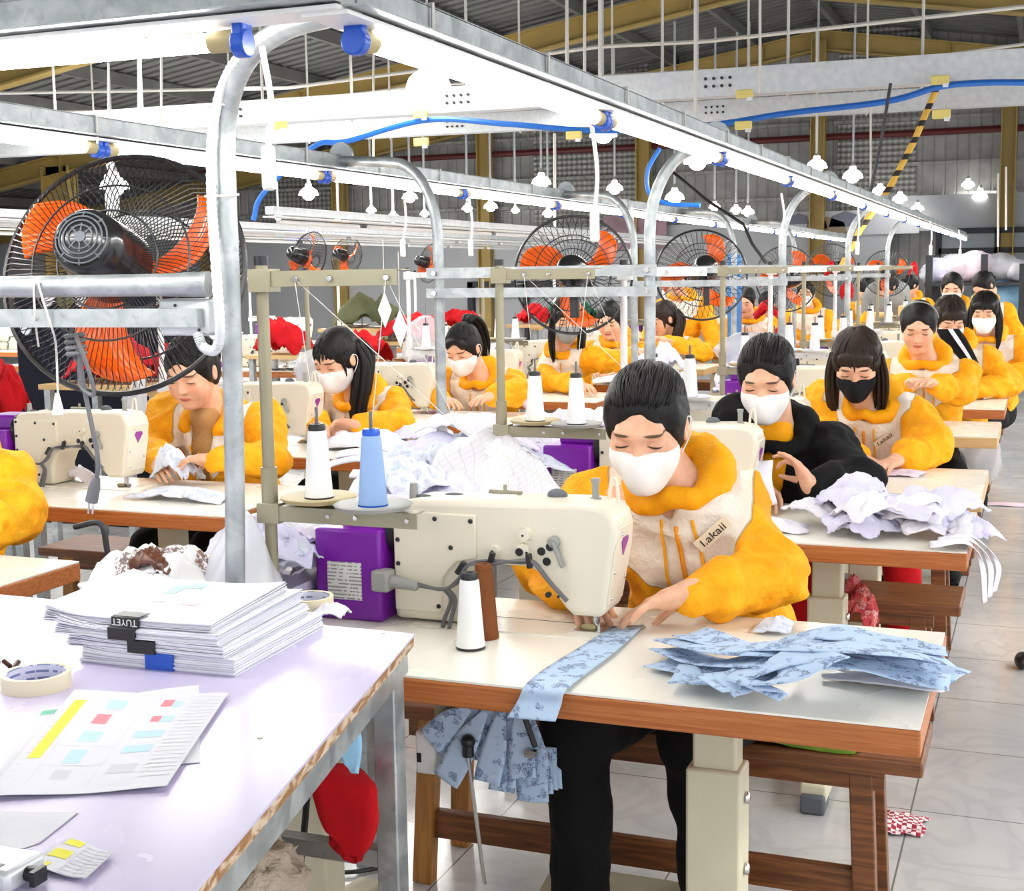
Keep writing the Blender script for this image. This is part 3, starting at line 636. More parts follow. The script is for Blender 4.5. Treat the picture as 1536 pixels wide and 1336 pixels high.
# ------------------------------------------------------------------ sewing stations
# local origin of a station: the needle, on the floor; the worker sits on the +Y side, the arm runs towards -X
NX, TT = -.82, .76
def make_table(W=1.36, edge='edge', right=.665):
    t = thing('sewing_table', 'x', 'table', (0, 0, 0), 'sewing tables'); x1, x0, y0, y1 = right, right-W, -.405, .20
    MB().box((x0+.002, y0+.002, TT-.004), (x1-.002, y1-.002, TT)).build('table_top', M['top'], t, smooth=0)
    MB().box((x0, y0, TT-.05), (x1, y1, TT-.004)).build('edge_band', M[edge], t, smooth=0, bevel=.004)
    for x in (right-.385, right-W+.10):
        b = MB(); b.box((x-.042, -.16, .38), (x+.042, -.10, TT-.05)); b.build('leg', M['cream2'], t, bevel=.006)
        b = MB(); b.box((x-.052, -.172, .06), (x+.052, -.088, .56)); b.mat(1); 
        for z in (.36, .50): b.cyl((x+.05, -.13, z), (x+.062, -.13, z), .012, n=10)
        b.build('leg', [M['cream2'], M['steel']], t, bevel=.006)
        b = MB(); b.prism([(x-.035, -.36, .03), (x-.035, -.36, .08), (x-.035, -.13, .12), (x-.035, .14, .08), (x-.035, .14, .03)], (.07, 0, 0)); b.build('foot', M['cream2'], t, bevel=.006)
        for y in (-.33, .11): MB().box((x-.034, y-.045, .0), (x+.034, y+.045, .055)).build('rubber_foot', M['rubber'], t, bevel=.008)
    b = MB(); b.box((right-W+.10, -.15, .075), (right-.385, -.11, .15)); b.build('cross_bar', M['cream2'], t, bevel=.005)
    b = MB(); b.prism([(-.16, -.02, .10), (-.16, -.02, .125), (-.16, .18, .165), (-.16, .18, .14)], (.3, 0, 0))
    b.mat(1)
    for k in range(4): b.box((-.13+k*.07, -.021, .112), (-.09+k*.07, .18, .114))
    b.build('pedal', [M['cream2'], M['black']], t, bevel=.004)
    return t
def make_machine():
    t = thing('sewing_machine', 'x', 'sewing machine', (0, 0, TT), 'sewing machines')
    G = lambda x, z: (x-NX, z-TT)              # profile read in hall coordinates
    prof = [(-1.245, .985), (-1.245, .765), (-1.085, .765), (-1.085, .83), (-1.065, .872), (-1.02, .893), (-.945, .893), (-.915, .878), (-.868, .815), (-.852, .80), (-.79, .80), (-.783, .82), (-.765, .93), (-.758, .975), (-.765, 1.005), (-.785, 1.022), (-.83, 1.028), (-1.2, 1.018), (-1.235, 1.01)]
    pr = [G(*q) for q in prof]
    b = MB(); b.prism([(x, -.055, z) for x, z in pr], (0, .125, 0)); hd = b.build('machine_head', M['cream'], t, world=False, bevel=.012, seg=3)
    # back cover plate with its screws, bosses and dark holes
    b = MB(); b.prism([(x, -.062, z) for x, z in [G(*q) for q in ((-1.24, .995), (-1.24, .785), (-1.135, .785), (-1.13, .86), (-1.10, .895), (-1.055, .905), (-1.055, .995))]], (0, .01, 0))
    b.mat(1)
    for q in ((-1.23, .985), (-1.145, .983), (-1.065, .982), (-1.23, .935), (-1.23, .885), (-1.11, .925), (-1.14, .80)):
        x, z = G(*q); b.cyl((x, -.066, z), (x, -.06, z), .0052, n=10)
    b.build('cover_plate', [M['cream'], M['black']], t, world=False, bevel=.004)
    for q, r, h, holes in (((-1.015, .925), .013, .012, ((-1.017, .922, .0042),)), ((-.948, .962), .015, .014, ((-.95, .96, .0025),)), ((-.952, .928), .017, .013, ((-.958, .926, .0085), (-.942, .925, .003)))):
        b = MB(); x, z = G(*q); b.cyl((x, -.055-h, z), (x, -.05, z), r*.85, r, n=16); b.mat(1)
        for hx, hz, hr in holes: x, z = G(hx, hz); b.cyl((x, -.0555-h, z), (x, -.05, z), hr, n=12)
        b.build('boss', [M['cream'], M['black']], t, world=False)
    for hx, hz, hr in ((-.915, .928, .0085), (-.897, .938, .0085), (-.904, .908, .0085), (-.889, .95, .005), (-.902, .84, .006), (-.88, .838, .003)):
        x, z = G(hx, hz); MB().cyl((x, -.0575, z), (x, -.05, z), hr, n=12).build('hole_plug', M['black'], t, world=False)
    b = MB(); x, z = G(-.886, .950); b.cyl((x, -.07, z), (x, -.055, z), .012, n=14); b.bar((x, -.066, z), (x+.02, -.066, z-.05), .008, .016, (0, 1, 0)); b.build('presser_lever', M['grey'], t, world=False, bevel=.003)
    # face plate on the needle end with the diamond emblem
    fx = lambda z: .0365+(z-.06)*.165 if z < .17 else .0546+(z-.17)*.15
    b = MB(); b.prism([(fx(z)-.002, y, z) for y, z in ((-.047, .06), (.058, .06), (.064, .17), (.052, .222), (-.04, .222), (-.050, .17))], (.005, 0, 0))
    b.mat(1)
    for y, z in ((-.02, .205), (.045, .105), (-.03, .075), (-.035, .13)): b.cyl((fx(z), y, z), (fx(z)+.006, y, z), .004, n=8)
    b.build('face_plate', [M['cream'], M['steel']], t, world=False, bevel=.003)
    b = MB(); b.prism([(fx(z)+.003, y, z) for y, z in ((-.018, .188), (-.010, .197), (.018, .197), (.026, .188), (.004, .158))], (.0018, 0, 0)); b.build('emblem', M['emblem'], t, world=False)
    # needle bar, presser foot, needle plate
    b = MB(); b.cyl((0, 0, .012), (0, 0, .05), .006, n=10); b.cyl((0, 0, .003), (0, 0, .02), .0015, n=6); b.box((-.010, -.006, .002), (.010, .018, .012)); b.cyl((.0, .012, .01), (.0, .012, .05), .005, n=10); b.build('needle_bar', M['steel'], t, world=False)
    b = MB(); b.box((-.30, -.075, -.002), (.07, .095, .003)); b.mat(1).box((-.04, -.03, .0025), (.04, .03, .0042)); b.mat(2).box((-.30, .028, .0026), (-.02, .03, .0036))
    b.build('bed_plate', [M['top'], M['steel'], M['rubber']], t, world=False, smooth=0)
    b = MB(); b.ell((-.012, -.012, .008), (.016, .008, .008)); b.build('finger_guard', M['khaki'], t, world=False)
    # purple motor box with its label, boot and cable bundle
    b = MB(); b.box((-.595, -.085, .0), (-.44, .085, .195)); mb = b.build('motor_box', M['purple'], t, world=False, bevel=.008, seg=3)
    b = MB(); b.box((-.56, -.03, .19), (-.40, .08, .245)); b.build('motor_cap', M['purple'], t, world=False, bevel=.01)
    b = MB(); b.box((-.565, -.0865, .045), (-.485, -.085, .125)); b.build('rating_label', M['rating'], mb, world=False, smooth=0)
    b = MB(); b.box((-.455, -.105, .07), (-.415, -.065, .115)); b.cyl((-.42, -.085, .092), (-.355, -.085, .084), .015, .010, n=12); b.build('cable_boot', M['grey'], t, world=False, bevel=.006)
    b = MB()
    for o in (0, .006): b.tube(spline([(-.36, -.078-o, .084+o), (-.30, -.078-o, .082), (-.265, -.078-o, .10+o), (-.245, -.074-o, .135), (-.20, -.074-o, .146-o), (-.13, -.074-o, .146+o), (-.105, -.074-o, .150), (-.07, -.072-o, .11), (-.035, -.072-o, .075)], 8), .0036, 6)
    b.tube(spline([(-.30, -.078, .082), (-.285, -.078, .06), (-.30, -.078, .02), (-.305, -.078, .0)], 6), .0045, 6); b.tube(spline([(-.29, -.08, .082), (-.275, -.08, .06), (-.285, -.08, .02), (-.29, -.08, .0)], 6), .0045, 6)
    b.build('cable_bundle', M['wiregrey'], t, world=False)
    b = MB()
    for x, z, a in ((-.262, .128, .6), (-.195, .15, 0.3), (-.113, .152, -.1)): b.obox((x, -.078, z), (.011, .012, .03), rotm('Y', a))
    b.build('cable_clip', M['black'], t, world=False, bevel=.002)
    b = MB(); b.cyl((-.005, .02, .262), (-.005, .02, .268), .012, n=14); b.cyl((-.005, .02, .268), (-.005, .02, .30), .0075, n=12); b.cyl((-.005, .02, .30), (-.005, .02, .308), .0095, n=12); b.build('tension_post', M['grey'], t, world=False)
    b = MB(); b.tube(spline([(.02, .03, .255), (.025, .03, .30), (.035, .03, .305), (.04, .03, .26)], 5), .004, 6); b.build('thread_guide', M['cream'], t, world=False)
    b = MB(); b.lathe([(0, 0), (.045, 0), (.05, .004), (.03, .008), (0, .008)], (-.21, .03, .258), n=20); b.mat(1).bar((-.24, .03, .27), (-.17, .035, .268), .012, .006); b.cyl((-.205, .03, .268), (-.205, .03, .285), .004, n=8); b.mat(2).ell((-.32, .03, .259), (.022, .012, .004)); b.ell((-.38, .0, .259), (.02, .008, .003)); b.ell((-.09, .03, .268), (.022, .014, .014)); b.build('top_fitting', [M['white'], M['olive'], M['rubber']], t, world=False)
    b = MB(); b.cyl((-.40, .0, .252), (-.40, .0, .285), .010, .008, n=10); b.build('oil_cap', M['grey'], t, world=False)
    b = MB(); b.cyl((-.44, .0, .19), (-.40, .0, .19), .06, .055, n=24); b.build('hand_wheel', M['black'], t, world=False)
    return t
def ratingm():
    n = NT('rating_label'); x, y, z = n.sep(n.obj()); f = n.math('FRACT', n.math('MULTIPLY', z, 130.)); w = n.noise(120, 1, n.scl((1, 1, .4)))
    k = n.math('MULTIPLY', n.math('LESS_THAN', f, .4), n.math('GREATER_THAN', w, .46)); n.col(n.mix(n.math('MULTIPLY', k, .7), S(226, 226, 222), S(90, 90, 96))).set(Roughness=.5); return n.m
M['rating'] = ratingm(); M['emblem'] = pm('violet_emblem', S(150, 60, 150), .3)
def make_stand(col='olive'):
    # thread stand: pole, guide arm on top, spool arm with two plates; the origin is the pole foot on the floor
    t = thing('thread_stand', 'x', 'thread stand', (0, 0, TT), 'thread stands'); m = M[col]
    b = MB(); b.cyl((0, 0, .001), (0, 0, .745), .0125, n=14); b.build('pole', m, t, world=False)
    MB().cyl((0, 0, .27), (0, 0, .345), .0165, n=14).build('pole_sleeve', m, t, world=False); MB().cyl((0, 0, .001), (0, 0, .05), .017, n=14).build('pole_sleeve', m, t, world=False)
    b = MB(); b.cyl((0, 0, .742), (0, 0, .76), .014, n=14); b.build('pole_cap', M['black'], t, world=False)
    b = MB(); b.box((-.02, -.02, .69), (.03, .02, .735)); b.box((.02, -.016, .70), (.30, -.013, .73)); b.box((.02, -.016, .728), (.31, .022, .731)); b.mat(1)
    for x in (.085, .16, .28): b.cyl((x, -.022, .715), (x, -.013, .715), .006, n=10)
    b.build('guide_arm', [m, M['steel']], t, world=False, bevel=.001)
    b = MB(); b.box((-.02, -.02, .235), (.03, .02, .275)); b.box((.02, -.018, .24), (.33, -.014, .27)); b.box((.02, -.018, .268), (.33, .02, .271)); b.mat(1)
    for x in (.14, .20, .31): b.cyl((x, -.022, .256), (x, -.014, .256), .005, n=10)
    b.build('spool_arm', [m, M['steel']], t, world=False, bevel=.001)
    for x, y, k in ((.10, .02, 'khaki'), (.245, -.03, 'grey')):
        b = MB(); b.lathe([(0, .272), (.03, .272), (.07, .280), (.076, .288), (.072, .290), (.03, .285), (0, .285)], (x, y, 0), n=30); b.build('spool_plate', M[k] if col == 'olive' else M['white'], t, world=False)
        b = MB(); b.cyl((x, y, .28), (x, y, .465), .0035, n=8); b.build('spool_pin', M['wiregrey'], t, world=False)
    return t
def make_cone(mat='thread', cap='black'):
    t = thing('thread_cone', 'x', 'thread cone', (0, 0, 0), None)
    MB().lathe([(0, 0), (.0285, 0), (.0285, .006), (.0275, .010), (.019, .128), (.017, .133), (.006, .133)], n=24).build('wound_thread', M[mat], t, world=False)
    MB().lathe([(.006, .131), (.0165, .131), (.0175, .140), (.015, .146), (.008, .146), (.006, .14)], n=20).build('cone_tip', M[cap], t, world=False)
    MB().lathe([(0, -.003), (.029, -.003), (.029, .002), (0, .002)], n=20).build('cone_base', M[cap], t, world=False)
    return t
def make_bench(W=1.1, dark='wood'):
    t = thing('wooden_bench', 'x', 'bench', (0, 0, 0), 'benches')
    MB().box((-W/2, -.14, .415), (W/2, .14, .45)).build('seat', M['wood'], t, bevel=.006)
    MB().box((-W/2+.08, -.12, .37), (W/2-.08, -.10, .415)).build('apron', M['wood'], t)
    for x in (-W/2+.13, W/2-.13):
        for y in (-.10, .10):
            s = .02 if x > 0 else -.02
            b = MB(); b.bar((x, y, .415), (x+s, y*1.15, 0), .05, .04, (0, 1, 0)); b.build('leg', M['wood' if x > 0 else dark], t, bevel=.003)
    MB().box((-W/2+.12, -.075-.04, .115), (W/2-.12, -.075-.015, .185)).build('stretcher', M['wood'], t, bevel=.003)
    return t
T1, M1, S1, B1 = make_table(), make_machine(), make_stand(), make_bench(1.28, 'woodlight')
T2 = make_table(1.36, 'edge2'); SW = make_stand('white')
CW, CB, CN = make_cone(), make_cone('threadblue', 'blue'), make_cone('threadbrown', 'threadbrown')
CNT = dict(n=0)
def put(proto, used, loc, label, group=None, rz=None):
    if proto.name not in used:
        used.add(proto.name); proto.location = Vector([float(q) for q in loc]); proto['label'] = label
        if group: proto['group'] = group
        if rz is not None: proto.rotation_euler = (0, 0, rz)
        return proto
    return dup(proto, loc, label, group, rz=rz)
USED = set()
ROW1 = [(2.143, 'the foremost masked woman', 1), (3.554, 'the black coat woman', 1), (4.444, 'the black mask woman', 2), (6.037, 'the hairband woman', 2), (7.22, 'the striped scarf woman', 1), (8.33, 'the last near masked woman', 2), (9.7, 'the distant masked woman', 1), (11.0, 'the stooping rack worker', 2), (12.4, 'the racks, second last', 1)]
for k, (fy, who, e) in enumerate(ROW1):
    n = (NX, fy+.405, 0); last = k > 6
    put(T1 if e == 1 else T2, USED, n, f'cream topped sewing table before {who}')
    put(M1, USED, (NX, fy+.405, TT), f'cream sewing machine with purple motor before {who}')
    st = S1 if k not in (2, 4, 6) else SW
    put(st, USED, ((NX-.60 if k == 0 else NX-.665 if k == 1 else NX-.55), fy+.16, TT), f'{"white" if st is SW else "olive"} thread stand on the table of {who}')
    if k < 8:
        bx = (NX-.02, fy+.84, 0); put(B1, USED, bx, f'wooden bench under {who}')
ROW2 = [(2.18, 'the cropped left worker', 1), (3.45, 'the tan sweater woman', 1), (4.70, 'the long haired woman', 1), (5.95, 'the high ponytail woman', 1), (7.15, 'the grey mask woman', 1), (8.3, 'the woman behind the fan', 1), (9.75, 'the profile woman', 2), (11.6, 'the blue post woman', 1), (13.0, 'the blue basket woman', 1)]
NX2 = -2.955
for k, (fy, who, e) in enumerate(ROW2):
    put(T1 if e == 1 else T2, USED, (NX2, fy+.405, 0), f'cream topped sewing table before {who}')
    put(M1, USED, (NX2, fy+.405, TT), f'cream sewing machine with purple motor before {who}')
    if k != 1: put(S1 if k % 2 else SW, USED, (NX2-.55, fy+.16, TT), f'{"olive" if k % 2 else "white"} thread stand on the table of {who}')
    if k < 8: put(B1, USED, (NX2-.02, fy+.84, 0), f'wooden bench under {who}')
# cones on the plates
def cone(proto, loc, label, group=None): return put(proto, USED, loc, label, group)
pz = TT+.286
cone(CW, (NX-.60+.10, 2.303+.02, pz), 'white thread cone on the khaki plate of the nearest thread stand'); cone(CB, (NX-.60+.245, 2.303-.03, pz), 'pale blue thread cone on the grey plate of the nearest thread stand')
cone(CW, (*Wz(706, 972, TT)[:2], TT+.004), 'white thread cone standing on the front sewing table'); cone(CN, (*Wz(727, 956, TT)[:2], TT+.004), 'brown thread cone half hidden behind the white one on the front table')
wl = {1: 'the stand behind the front machine', 2: 'the white stand beside the second post', 3: 'the olive stand left of the black coat woman', 4: 'the white stand over the black mask woman', 5: 'the stand behind the hairband woman', 6: 'the far white stand at right', 7: 'the far stand before the racks', 8: 'the far stand below the racks', 9: 'the farthest stand'}
for k, (fy, who, e) in enumerate(ROW1):
    if k == 0: continue
    for x, y, sd in ((.10, .02, 'left'), (.245, -.03, 'right')): cone(CW, ((NX-.665 if k == 1 else NX-.55)+x, fy+.16+y, pz), f'white thread cone, {sd} of two on {wl[k]}')
for k, (fy, who, e) in enumerate(ROW2):
    if k in (0, 1): continue
    for x, y, sd in ((.10, .02, 'left'), (.245, -.03, 'right')): cone(CW, (NX2-.55+x, fy+.16+y, pz), f'white thread cone, {sd} of two on the stand beside {who}')
# threads running from the cones to the guide arms
for k, (x, fy, lb) in enumerate(((NX-.60, 2.143, 'nearest'), (NX-.665, 3.554, 'second'), (NX2-.55, 4.7, 'left'))):
    b = MB(); y = fy+.16
    for xx, yy, gx in ((.10, .02, .085), (.245, -.03, .28)):
        b.tube([(x+xx, y+yy, TT+.286+.14), (x+gx, y-.02, TT+.715)], .0009, 4); b.tube([(x+gx, y-.02, TT+.715), (x+.36, y+.12, TT+.62-.2), (x+.52, y+.22, TT+.30)], .0008, 4)
    tag(b.build('sewing_thread', M['wirewhite']), f'fine threads running up from the cones of the {lb} thread stand', 'thread')
# ------------------------------------------------------------------ people: one implicit body surface each, clothing as its own surfaces
class Sdf:
    def __init__(s, lo, hi, res, fine=()):
        s.ax = []
        for k in range(3):
            cuts = [(lo[k], hi[k], res)]
            pts = list(np.arange(lo[k], hi[k]+res, res))
            for (a, b, r) in fine:
                if b[k] <= lo[k] or a[k] >= hi[k]: continue
                a0, b0 = max(a[k], lo[k]), min(b[k], hi[k])
                seg = np.arange(a0, b0, r)
                keep = [p for p in pts if p < a0-r*.5 or p > b0+r*.5]
                # keep the finer of overlapping spacings
                old = [p for p in pts if a0-r*.5 <= p <= b0+r*.5]
                if len(old) >= len(seg): continue
                pts = sorted(keep+list(seg))
            s.ax.append(V(pts))
        s.D = np.full([len(a) for a in s.ax], .5, np.float32)
    def win(s, lo, hi):
        sl = []
        for k in range(3):
            i0 = max(0, np.searchsorted(s.ax[k], lo[k])-1); i1 = min(len(s.ax[k]), np.searchsorted(s.ax[k], hi[k])+1)
            if i1 <= i0: return None, None
            sl.append(slice(i0, i1))
        g = np.meshgrid(*[s.ax[k][sl[k]] for k in range(3)], indexing='ij')
        return tuple(sl), np.stack(g, -1)
    def put(s, pr, k=.02, op='u'):
        kind = pr[0]
        if kind == 'c':
            _, a, b, ra, rb = pr; a = V(a, float); b = V(b, float); m = max(ra, rb)+k+.03; lo, hi = np.minimum(a, b)-m, np.maximum(a, b)+m
        elif kind == 'e':
            _, c, r, R = pr; c = V(c, float); m = max(r)+k+.03; lo, hi = c-m, c+m
        sl, P = s.win(lo, hi)
        if sl is None or P.size == 0: return
        d = prim(pr, P); q = s.D[sl]
        if op == 'u':
            h = np.clip(.5+.5*(q-d)/k, 0, 1); s.D[sl] = q*(1-h)+d*h-k*h*(1-h)
        elif op == 's':
            h = np.clip(.5-.5*(q+d)/k, 0, 1); s.D[sl] = q*(1-h)+(-d)*h+k*h*(1-h)
    def grid(s): return np.stack(np.meshgrid(*s.ax, indexing='ij'), -1)
    def wrinkle(s, amp, sc, amp2=0, sc2=20, st=(1, 1, 1)):
        # only near the surface
        m = np.abs(s.D) < .05; idx = np.argwhere(m)
        P = np.stack([s.ax[k][idx[:, k]] for k in range(3)], -1)*V(st)
        n = fbm(P*sc+5, 2); r = (1-np.abs(n)*2.2)*amp
        if amp2: r = r+amp2*fbm(P*sc2, 2)
        s.D[m] -= r.astype(np.float32)
    def clip(s, fn):
        idx = np.argwhere(s.D < .08); P = np.stack([s.ax[k][idx[:, k]] for k in range(3)], -1)
        q = tuple(idx.T); s.D[q] = np.maximum(s.D[q], fn(P))
    def mesh(s):
        D = s.D; ins = D < 0; nx, ny, nz = D.shape
        cnt = np.zeros((nx-1, ny-1, nz-1), np.int8)
        for i in (0, 1):
            for j in (0, 1):
                for k in (0, 1): cnt += ins[i:nx-1+i, j:ny-1+j, k:nz-1+k]
        act = np.argwhere((cnt > 0) & (cnt < 8)); ids = np.full(cnt.shape, -1, np.int32); ids[tuple(act.T)] = np.arange(len(act))
        X = s.ax; acc = np.zeros((len(act), 3)); num = np.zeros(len(act))
        for a in range(3):
            o1, o2 = [x for x in range(3) if x != a]
            for u in (0, 1):
                for w in (0, 1):
                    p = act.copy(); p[:, o1] += u; p[:, o2] += w; q = p.copy(); q[:, a] += 1
                    dp, dq = D[tuple(p.T)], D[tuple(q.T)]; m = (dp < 0) != (dq < 0)
                    t = dp[m]/(dp[m]-dq[m]); pt = np.stack([X[k][p[m][:, k]] for k in range(3)], -1).astype(float); qa = X[a][q[m][:, a]]
                    pt[:, a] += t*(qa-pt[:, a]); acc[m] += pt; num[m] += 1
        vs = acc/num[:, None]; F = []
        for a in range(3):
            sl0 = [slice(None)]*3; sl1 = [slice(None)]*3; sl0[a] = slice(0, -1); sl1[a] = slice(1, None)
            A, B = ins[tuple(sl0)], ins[tuple(sl1)]; ch = np.argwhere(A != B); o1, o2 = (a+1) % 3, (a+2) % 3
            ch = ch[(ch[:, o1] > 0) & (ch[:, o2] > 0) & (ch[:, o1] < D.shape[o1]-1) & (ch[:, o2] < D.shape[o2]-1)]
            if not len(ch): continue
            q = []
            for u, w in ((1, 1), (0, 1), (0, 0), (1, 0)):
                c = ch.copy(); c[:, o1] -= u; c[:, o2] -= w; q.append(ids[tuple(c.T)])
            q = np.stack(q, -1); fl = ~A[tuple(ch.T)]; q[fl] = q[fl][:, ::-1]; F.append(q)
        F = np.concatenate(F); F = F[(F >= 0).all(1)]
        # light smoothing
        return vs, F
def relax(vs, F, it=1, lam=.5):
    for _ in range(it):
        acc = np.zeros_like(vs); n = np.zeros(len(vs))
        for k in range(4):
            a, b = F[:, k], F[:, (k+1) % 4]
            np.add.at(acc, a, vs[b]); np.add.at(n, a, 1)
            np.add.at(acc, b, vs[a]); np.add.at(n, b, 1)
        vs = vs*(1-lam)+lam*acc/np.maximum(n, 1)[:, None]
    return vs
def prim(pr, P):
    if pr[0] == 'c':
        _, a, b, ra, rb = pr; a = V(a, float); d = V(b, float)-a; t = np.clip(((P-a)@d)/(d@d+1e-9), 0, 1)
        return np.linalg.norm(P-a-t[..., None]*d, axis=-1)-(ra+(rb-ra)*t)
    _, c, r, R = pr; q = (P-V(c, float))@(V(R) if R is not None else np.eye(3)); r = V(r, float)
    k0 = np.linalg.norm(q/r, axis=-1); k1 = np.linalg.norm(q/(r*r), axis=-1)+1e-9
    return k0*(k0-1)/k1
def skinmesh(name, vs, F, mat, parent, attrs=(), it=1, sub=0):
    vs2 = relax(vs, F, it); me = bpy.data.meshes.new(name); me.from_pydata((vs2-_inv(parent)).tolist(), [], F.tolist()); me.materials.append(mat); me.shade_smooth()
    for an, dat in attrs:
        if dat.ndim == 1: a = me.attributes.new(an, 'FLOAT', 'POINT'); a.data.foreach_set('value', dat.astype(np.float32))
        else: a = me.attributes.new(an, 'FLOAT_VECTOR', 'POINT'); a.data.foreach_set('vector', dat.astype(np.float32).ravel())
    o = bpy.data.objects.new(name, me); COL.objects.link(o); reg(o, parent); return o, vs2
def hand_prims(w, d, n, side, curl=.35, spread=.12, sz=1., thumb=.5, curls=None):
    """wrist, pointing direction, palm normal, thumb side (+1/-1 along d x n)"""
    w = V(w, float); d = V(d, float)/np.linalg.norm(d); n = V(n, float); n = n-d*(n@d); n /= np.linalg.norm(n); s = np.cross(d, n)*side
    pr = []; L = .082*sz
    R = np.column_stack([s, d, n]); pr.append((('e', w+d*L*.52, (.041*sz, .056*sz, .0155*sz), R), .012)); pr.append((('c', w-d*.01, w+d*L*.5, .024*sz, .021*sz), .015))
    K = [(.029, .072, .92), (.010, .079, 1.), (-.010, .073, .96), (-.028, .058, .86)]
    for i, (o, fl, kb) in enumerate(K):
        p = w+d*L*kb+s*o*sz; c = (curls[i] if curls else curl)
        dd = d+s*spread*(1.5-i)/1.5*.8; dd /= np.linalg.norm(dd); a = 0.
        pr.append((('c', w+d*L*.4+s*o*.8*sz-n*.002, p-n*.003, .0105*sz, .0095*sz), .008))
        for j, fr in enumerate((.46, .30, .24)):
            a += c*(.8, 1.1, .8)[j]; q = dd*math.cos(a)+n*math.sin(a); e = p+q*fl*fr*sz
            pr.append((('c', p, e, (.0088, .0080, .0072)[j]*sz, (.0080, .0072, .0062)[j]*sz), .003)); p = e
    p = w+d*L*.22+s*.026*sz+n*.006; t1 = d*.62+s*.72+n*.35*thumb*2; t1 /= np.linalg.norm(t1); e = p+t1*.038*sz
    pr.append((('c', w+d*L*.15+s*.012, e, .0145*sz, .0105*sz), .008)); t2 = d*.9+s*.25+n*.5*thumb*2; t2 /= np.linalg.norm(t2)
    m = e+t2*.026*sz; pr.append((('c', e, m, .0098*sz, .0088*sz), .004)); t3 = d*.9+s*.0+n*.5*thumb*2; t3 /= np.linalg.norm(t3); pr.append((('c', m, m+t3*.02*sz, .0086*sz, .007*sz), .003))
    return pr
def project(vs, F):
    from mathutils.bvhtree import BVHTree
    return BVHTree.FromPolygons([tuple(v) for v in vs], F.tolist())
def person(label, head, neck, sh, el, wr, pelvis, knee=None, yaw=0., pitch=.45, roll=0., hs=1., res=.010, fine=.005, hands=None, hair='bun', mask='maskwhite', jacket='jacket', trousers='clothblack', hood=True, collar=None, logo=False, legs=True, hairmat='hair', group=None, strands=(), seat=True, puff=1., extra=None, yoke=(-.215, .62), cuff=None, kx=0.):
    """sh/el/wr: (person's right, person's left) world points; person faces -Y by default"""
    head, neck, pelvis = V(head, float), V(neck, float), V(pelvis, float); sh, el, wr = [[V(q, float) for q in z] for z in (sh, el, wr)]
    t = thing('person', label, 'person', (pelvis[0], pelvis[1], 0), group)
    HR = V(Matrix.Rotation(PI+yaw, 3, 'Z') @ Matrix.Rotation(-pitch, 3, 'X') @ Matrix.Rotation(roll, 3, 'Y'))
    H = lambda x, y, z: head+HR@(V([x, y, z])*hs)
    HE = lambda c, r: ('e', H(*c), V(r)*hs, HR)
    HC = lambda a, b, ra, rb: ('c', H(*a), H(*b), ra*hs, rb*hs)
    u = neck-pelvis; u /= np.linalg.norm(u); s = sh[1]-sh[0]; s = s-u*(s@u); s /= np.linalg.norm(s); f = np.cross(u, s)*-1.; TR = np.column_stack([s, f, u])   # f points to the front
    if (f@HR[:, 1]) < 0 and abs(yaw) < 1.5: f = -f; TR = np.column_stack([s, f, u])
    Lt = np.linalg.norm(neck-pelvis)
    # ---- head and hands, continuous with arms, torso and legs
    allp = np.stack([head, neck, pelvis]+sh+el+wr); lo = allp.min(0)-.22; hi = allp.max(0)+.22
    hd = hands or [dict(), dict()]
    hp = []
    for i in (0, 1):
        h = dict(hd[i]); 
        if h.get('hide'): hp.append(None); continue
        d = V(h.get('d', wr[i]-el[i]), float); n = V(h.get('n', (0, 0, -1)), float)
        hp.append((d, n, hand_prims(wr[i], d, n, h.get('side', 1 if i == 0 else -1), h.get('curl', .3), h.get('spread', .15), h.get('sz', .93), h.get('thumb', .5), h.get('curls'))))
    fine_boxes = [(head-.135*hs, head+.135*hs, fine)]
    for i in (0, 1):
        if hp[i] is not None:
            c = wr[i]+hp[i][0]/np.linalg.norm(hp[i][0])*.09; fine_boxes.append((c-.10, c+.10, min(fine, .0045)))
            lo = np.minimum(lo, c-.12); hi = np.maximum(hi, c+.12)
    if legs:
        kn = [V(k, float) for k in (knee or ((pelvis[0]-.13+kx, pelvis[1]-.44, .52), (pelvis[0]+.13+kx, pelvis[1]-.44, .52)))]
        ft = [V([k[0]+(.02 if i else -.02), k[1]+.06, .08]) for i, k in enumerate(kn)]
    b = Sdf(lo, hi, res*1.3, fine_boxes)
    for pr, k in ((HE((0, -.016, .034), (.075, .094, .083)), .01), (HE((0, .022, -.028), (.061, .070, .084)), .03), (HE((0, .048, -.088), (.036, .030, .027)), .03),
                  (HE((.034, .050, -.035), (.030, .032, .034)), .03), (HE((-.034, .050, -.035), (.030, .032, .034)), .03), (HE((0, .078, .026), (.048, .018, .016)), .02),
                  (HC((0, .086, .012), (0, .104, -.026), .007, .0105), .012), (HE((.011, .094, -.030), (.008, .009, .007)), .006), (HE((-.011, .094, -.030), (.008, .009, .007)), .006),
                  (HE((0, .086, -.0555), (.020, .010, .0055)), .006), (HE((0, .085, -.066), (.018, .010, .006)), .006), (HE((0, .07, -.09), (.018, .016, .014)), .02)):
        b.put(pr, k*hs)
    for q in (-1, 1):
        b.put(HE((q*.034, .099, .004), (.019, .018, .012)), .012, 's'); b.put(HE((q*.034, .078, .001), (.0165, .0145, .0125)), .004)
        b.put(HE((q*.077, -.006, -.006), (.008, .018, .030)), .006); b.put(HE((q*.083, .000, -.004), (.004, .008, .014)), .004, 's')
    b.put(HC((0, -.03, -.05), (0, -.035, -.11), .050, .050), .03); b.put(('c', H(0, -.035, -.09), neck, .050*hs, .058), .03)
    b.put(('e', neck-u*.20+f*.02, (.15, .09, .22), TR), .05); b.put(('e', pelvis+u*.06, (.16, .11, .16), TR), .06)
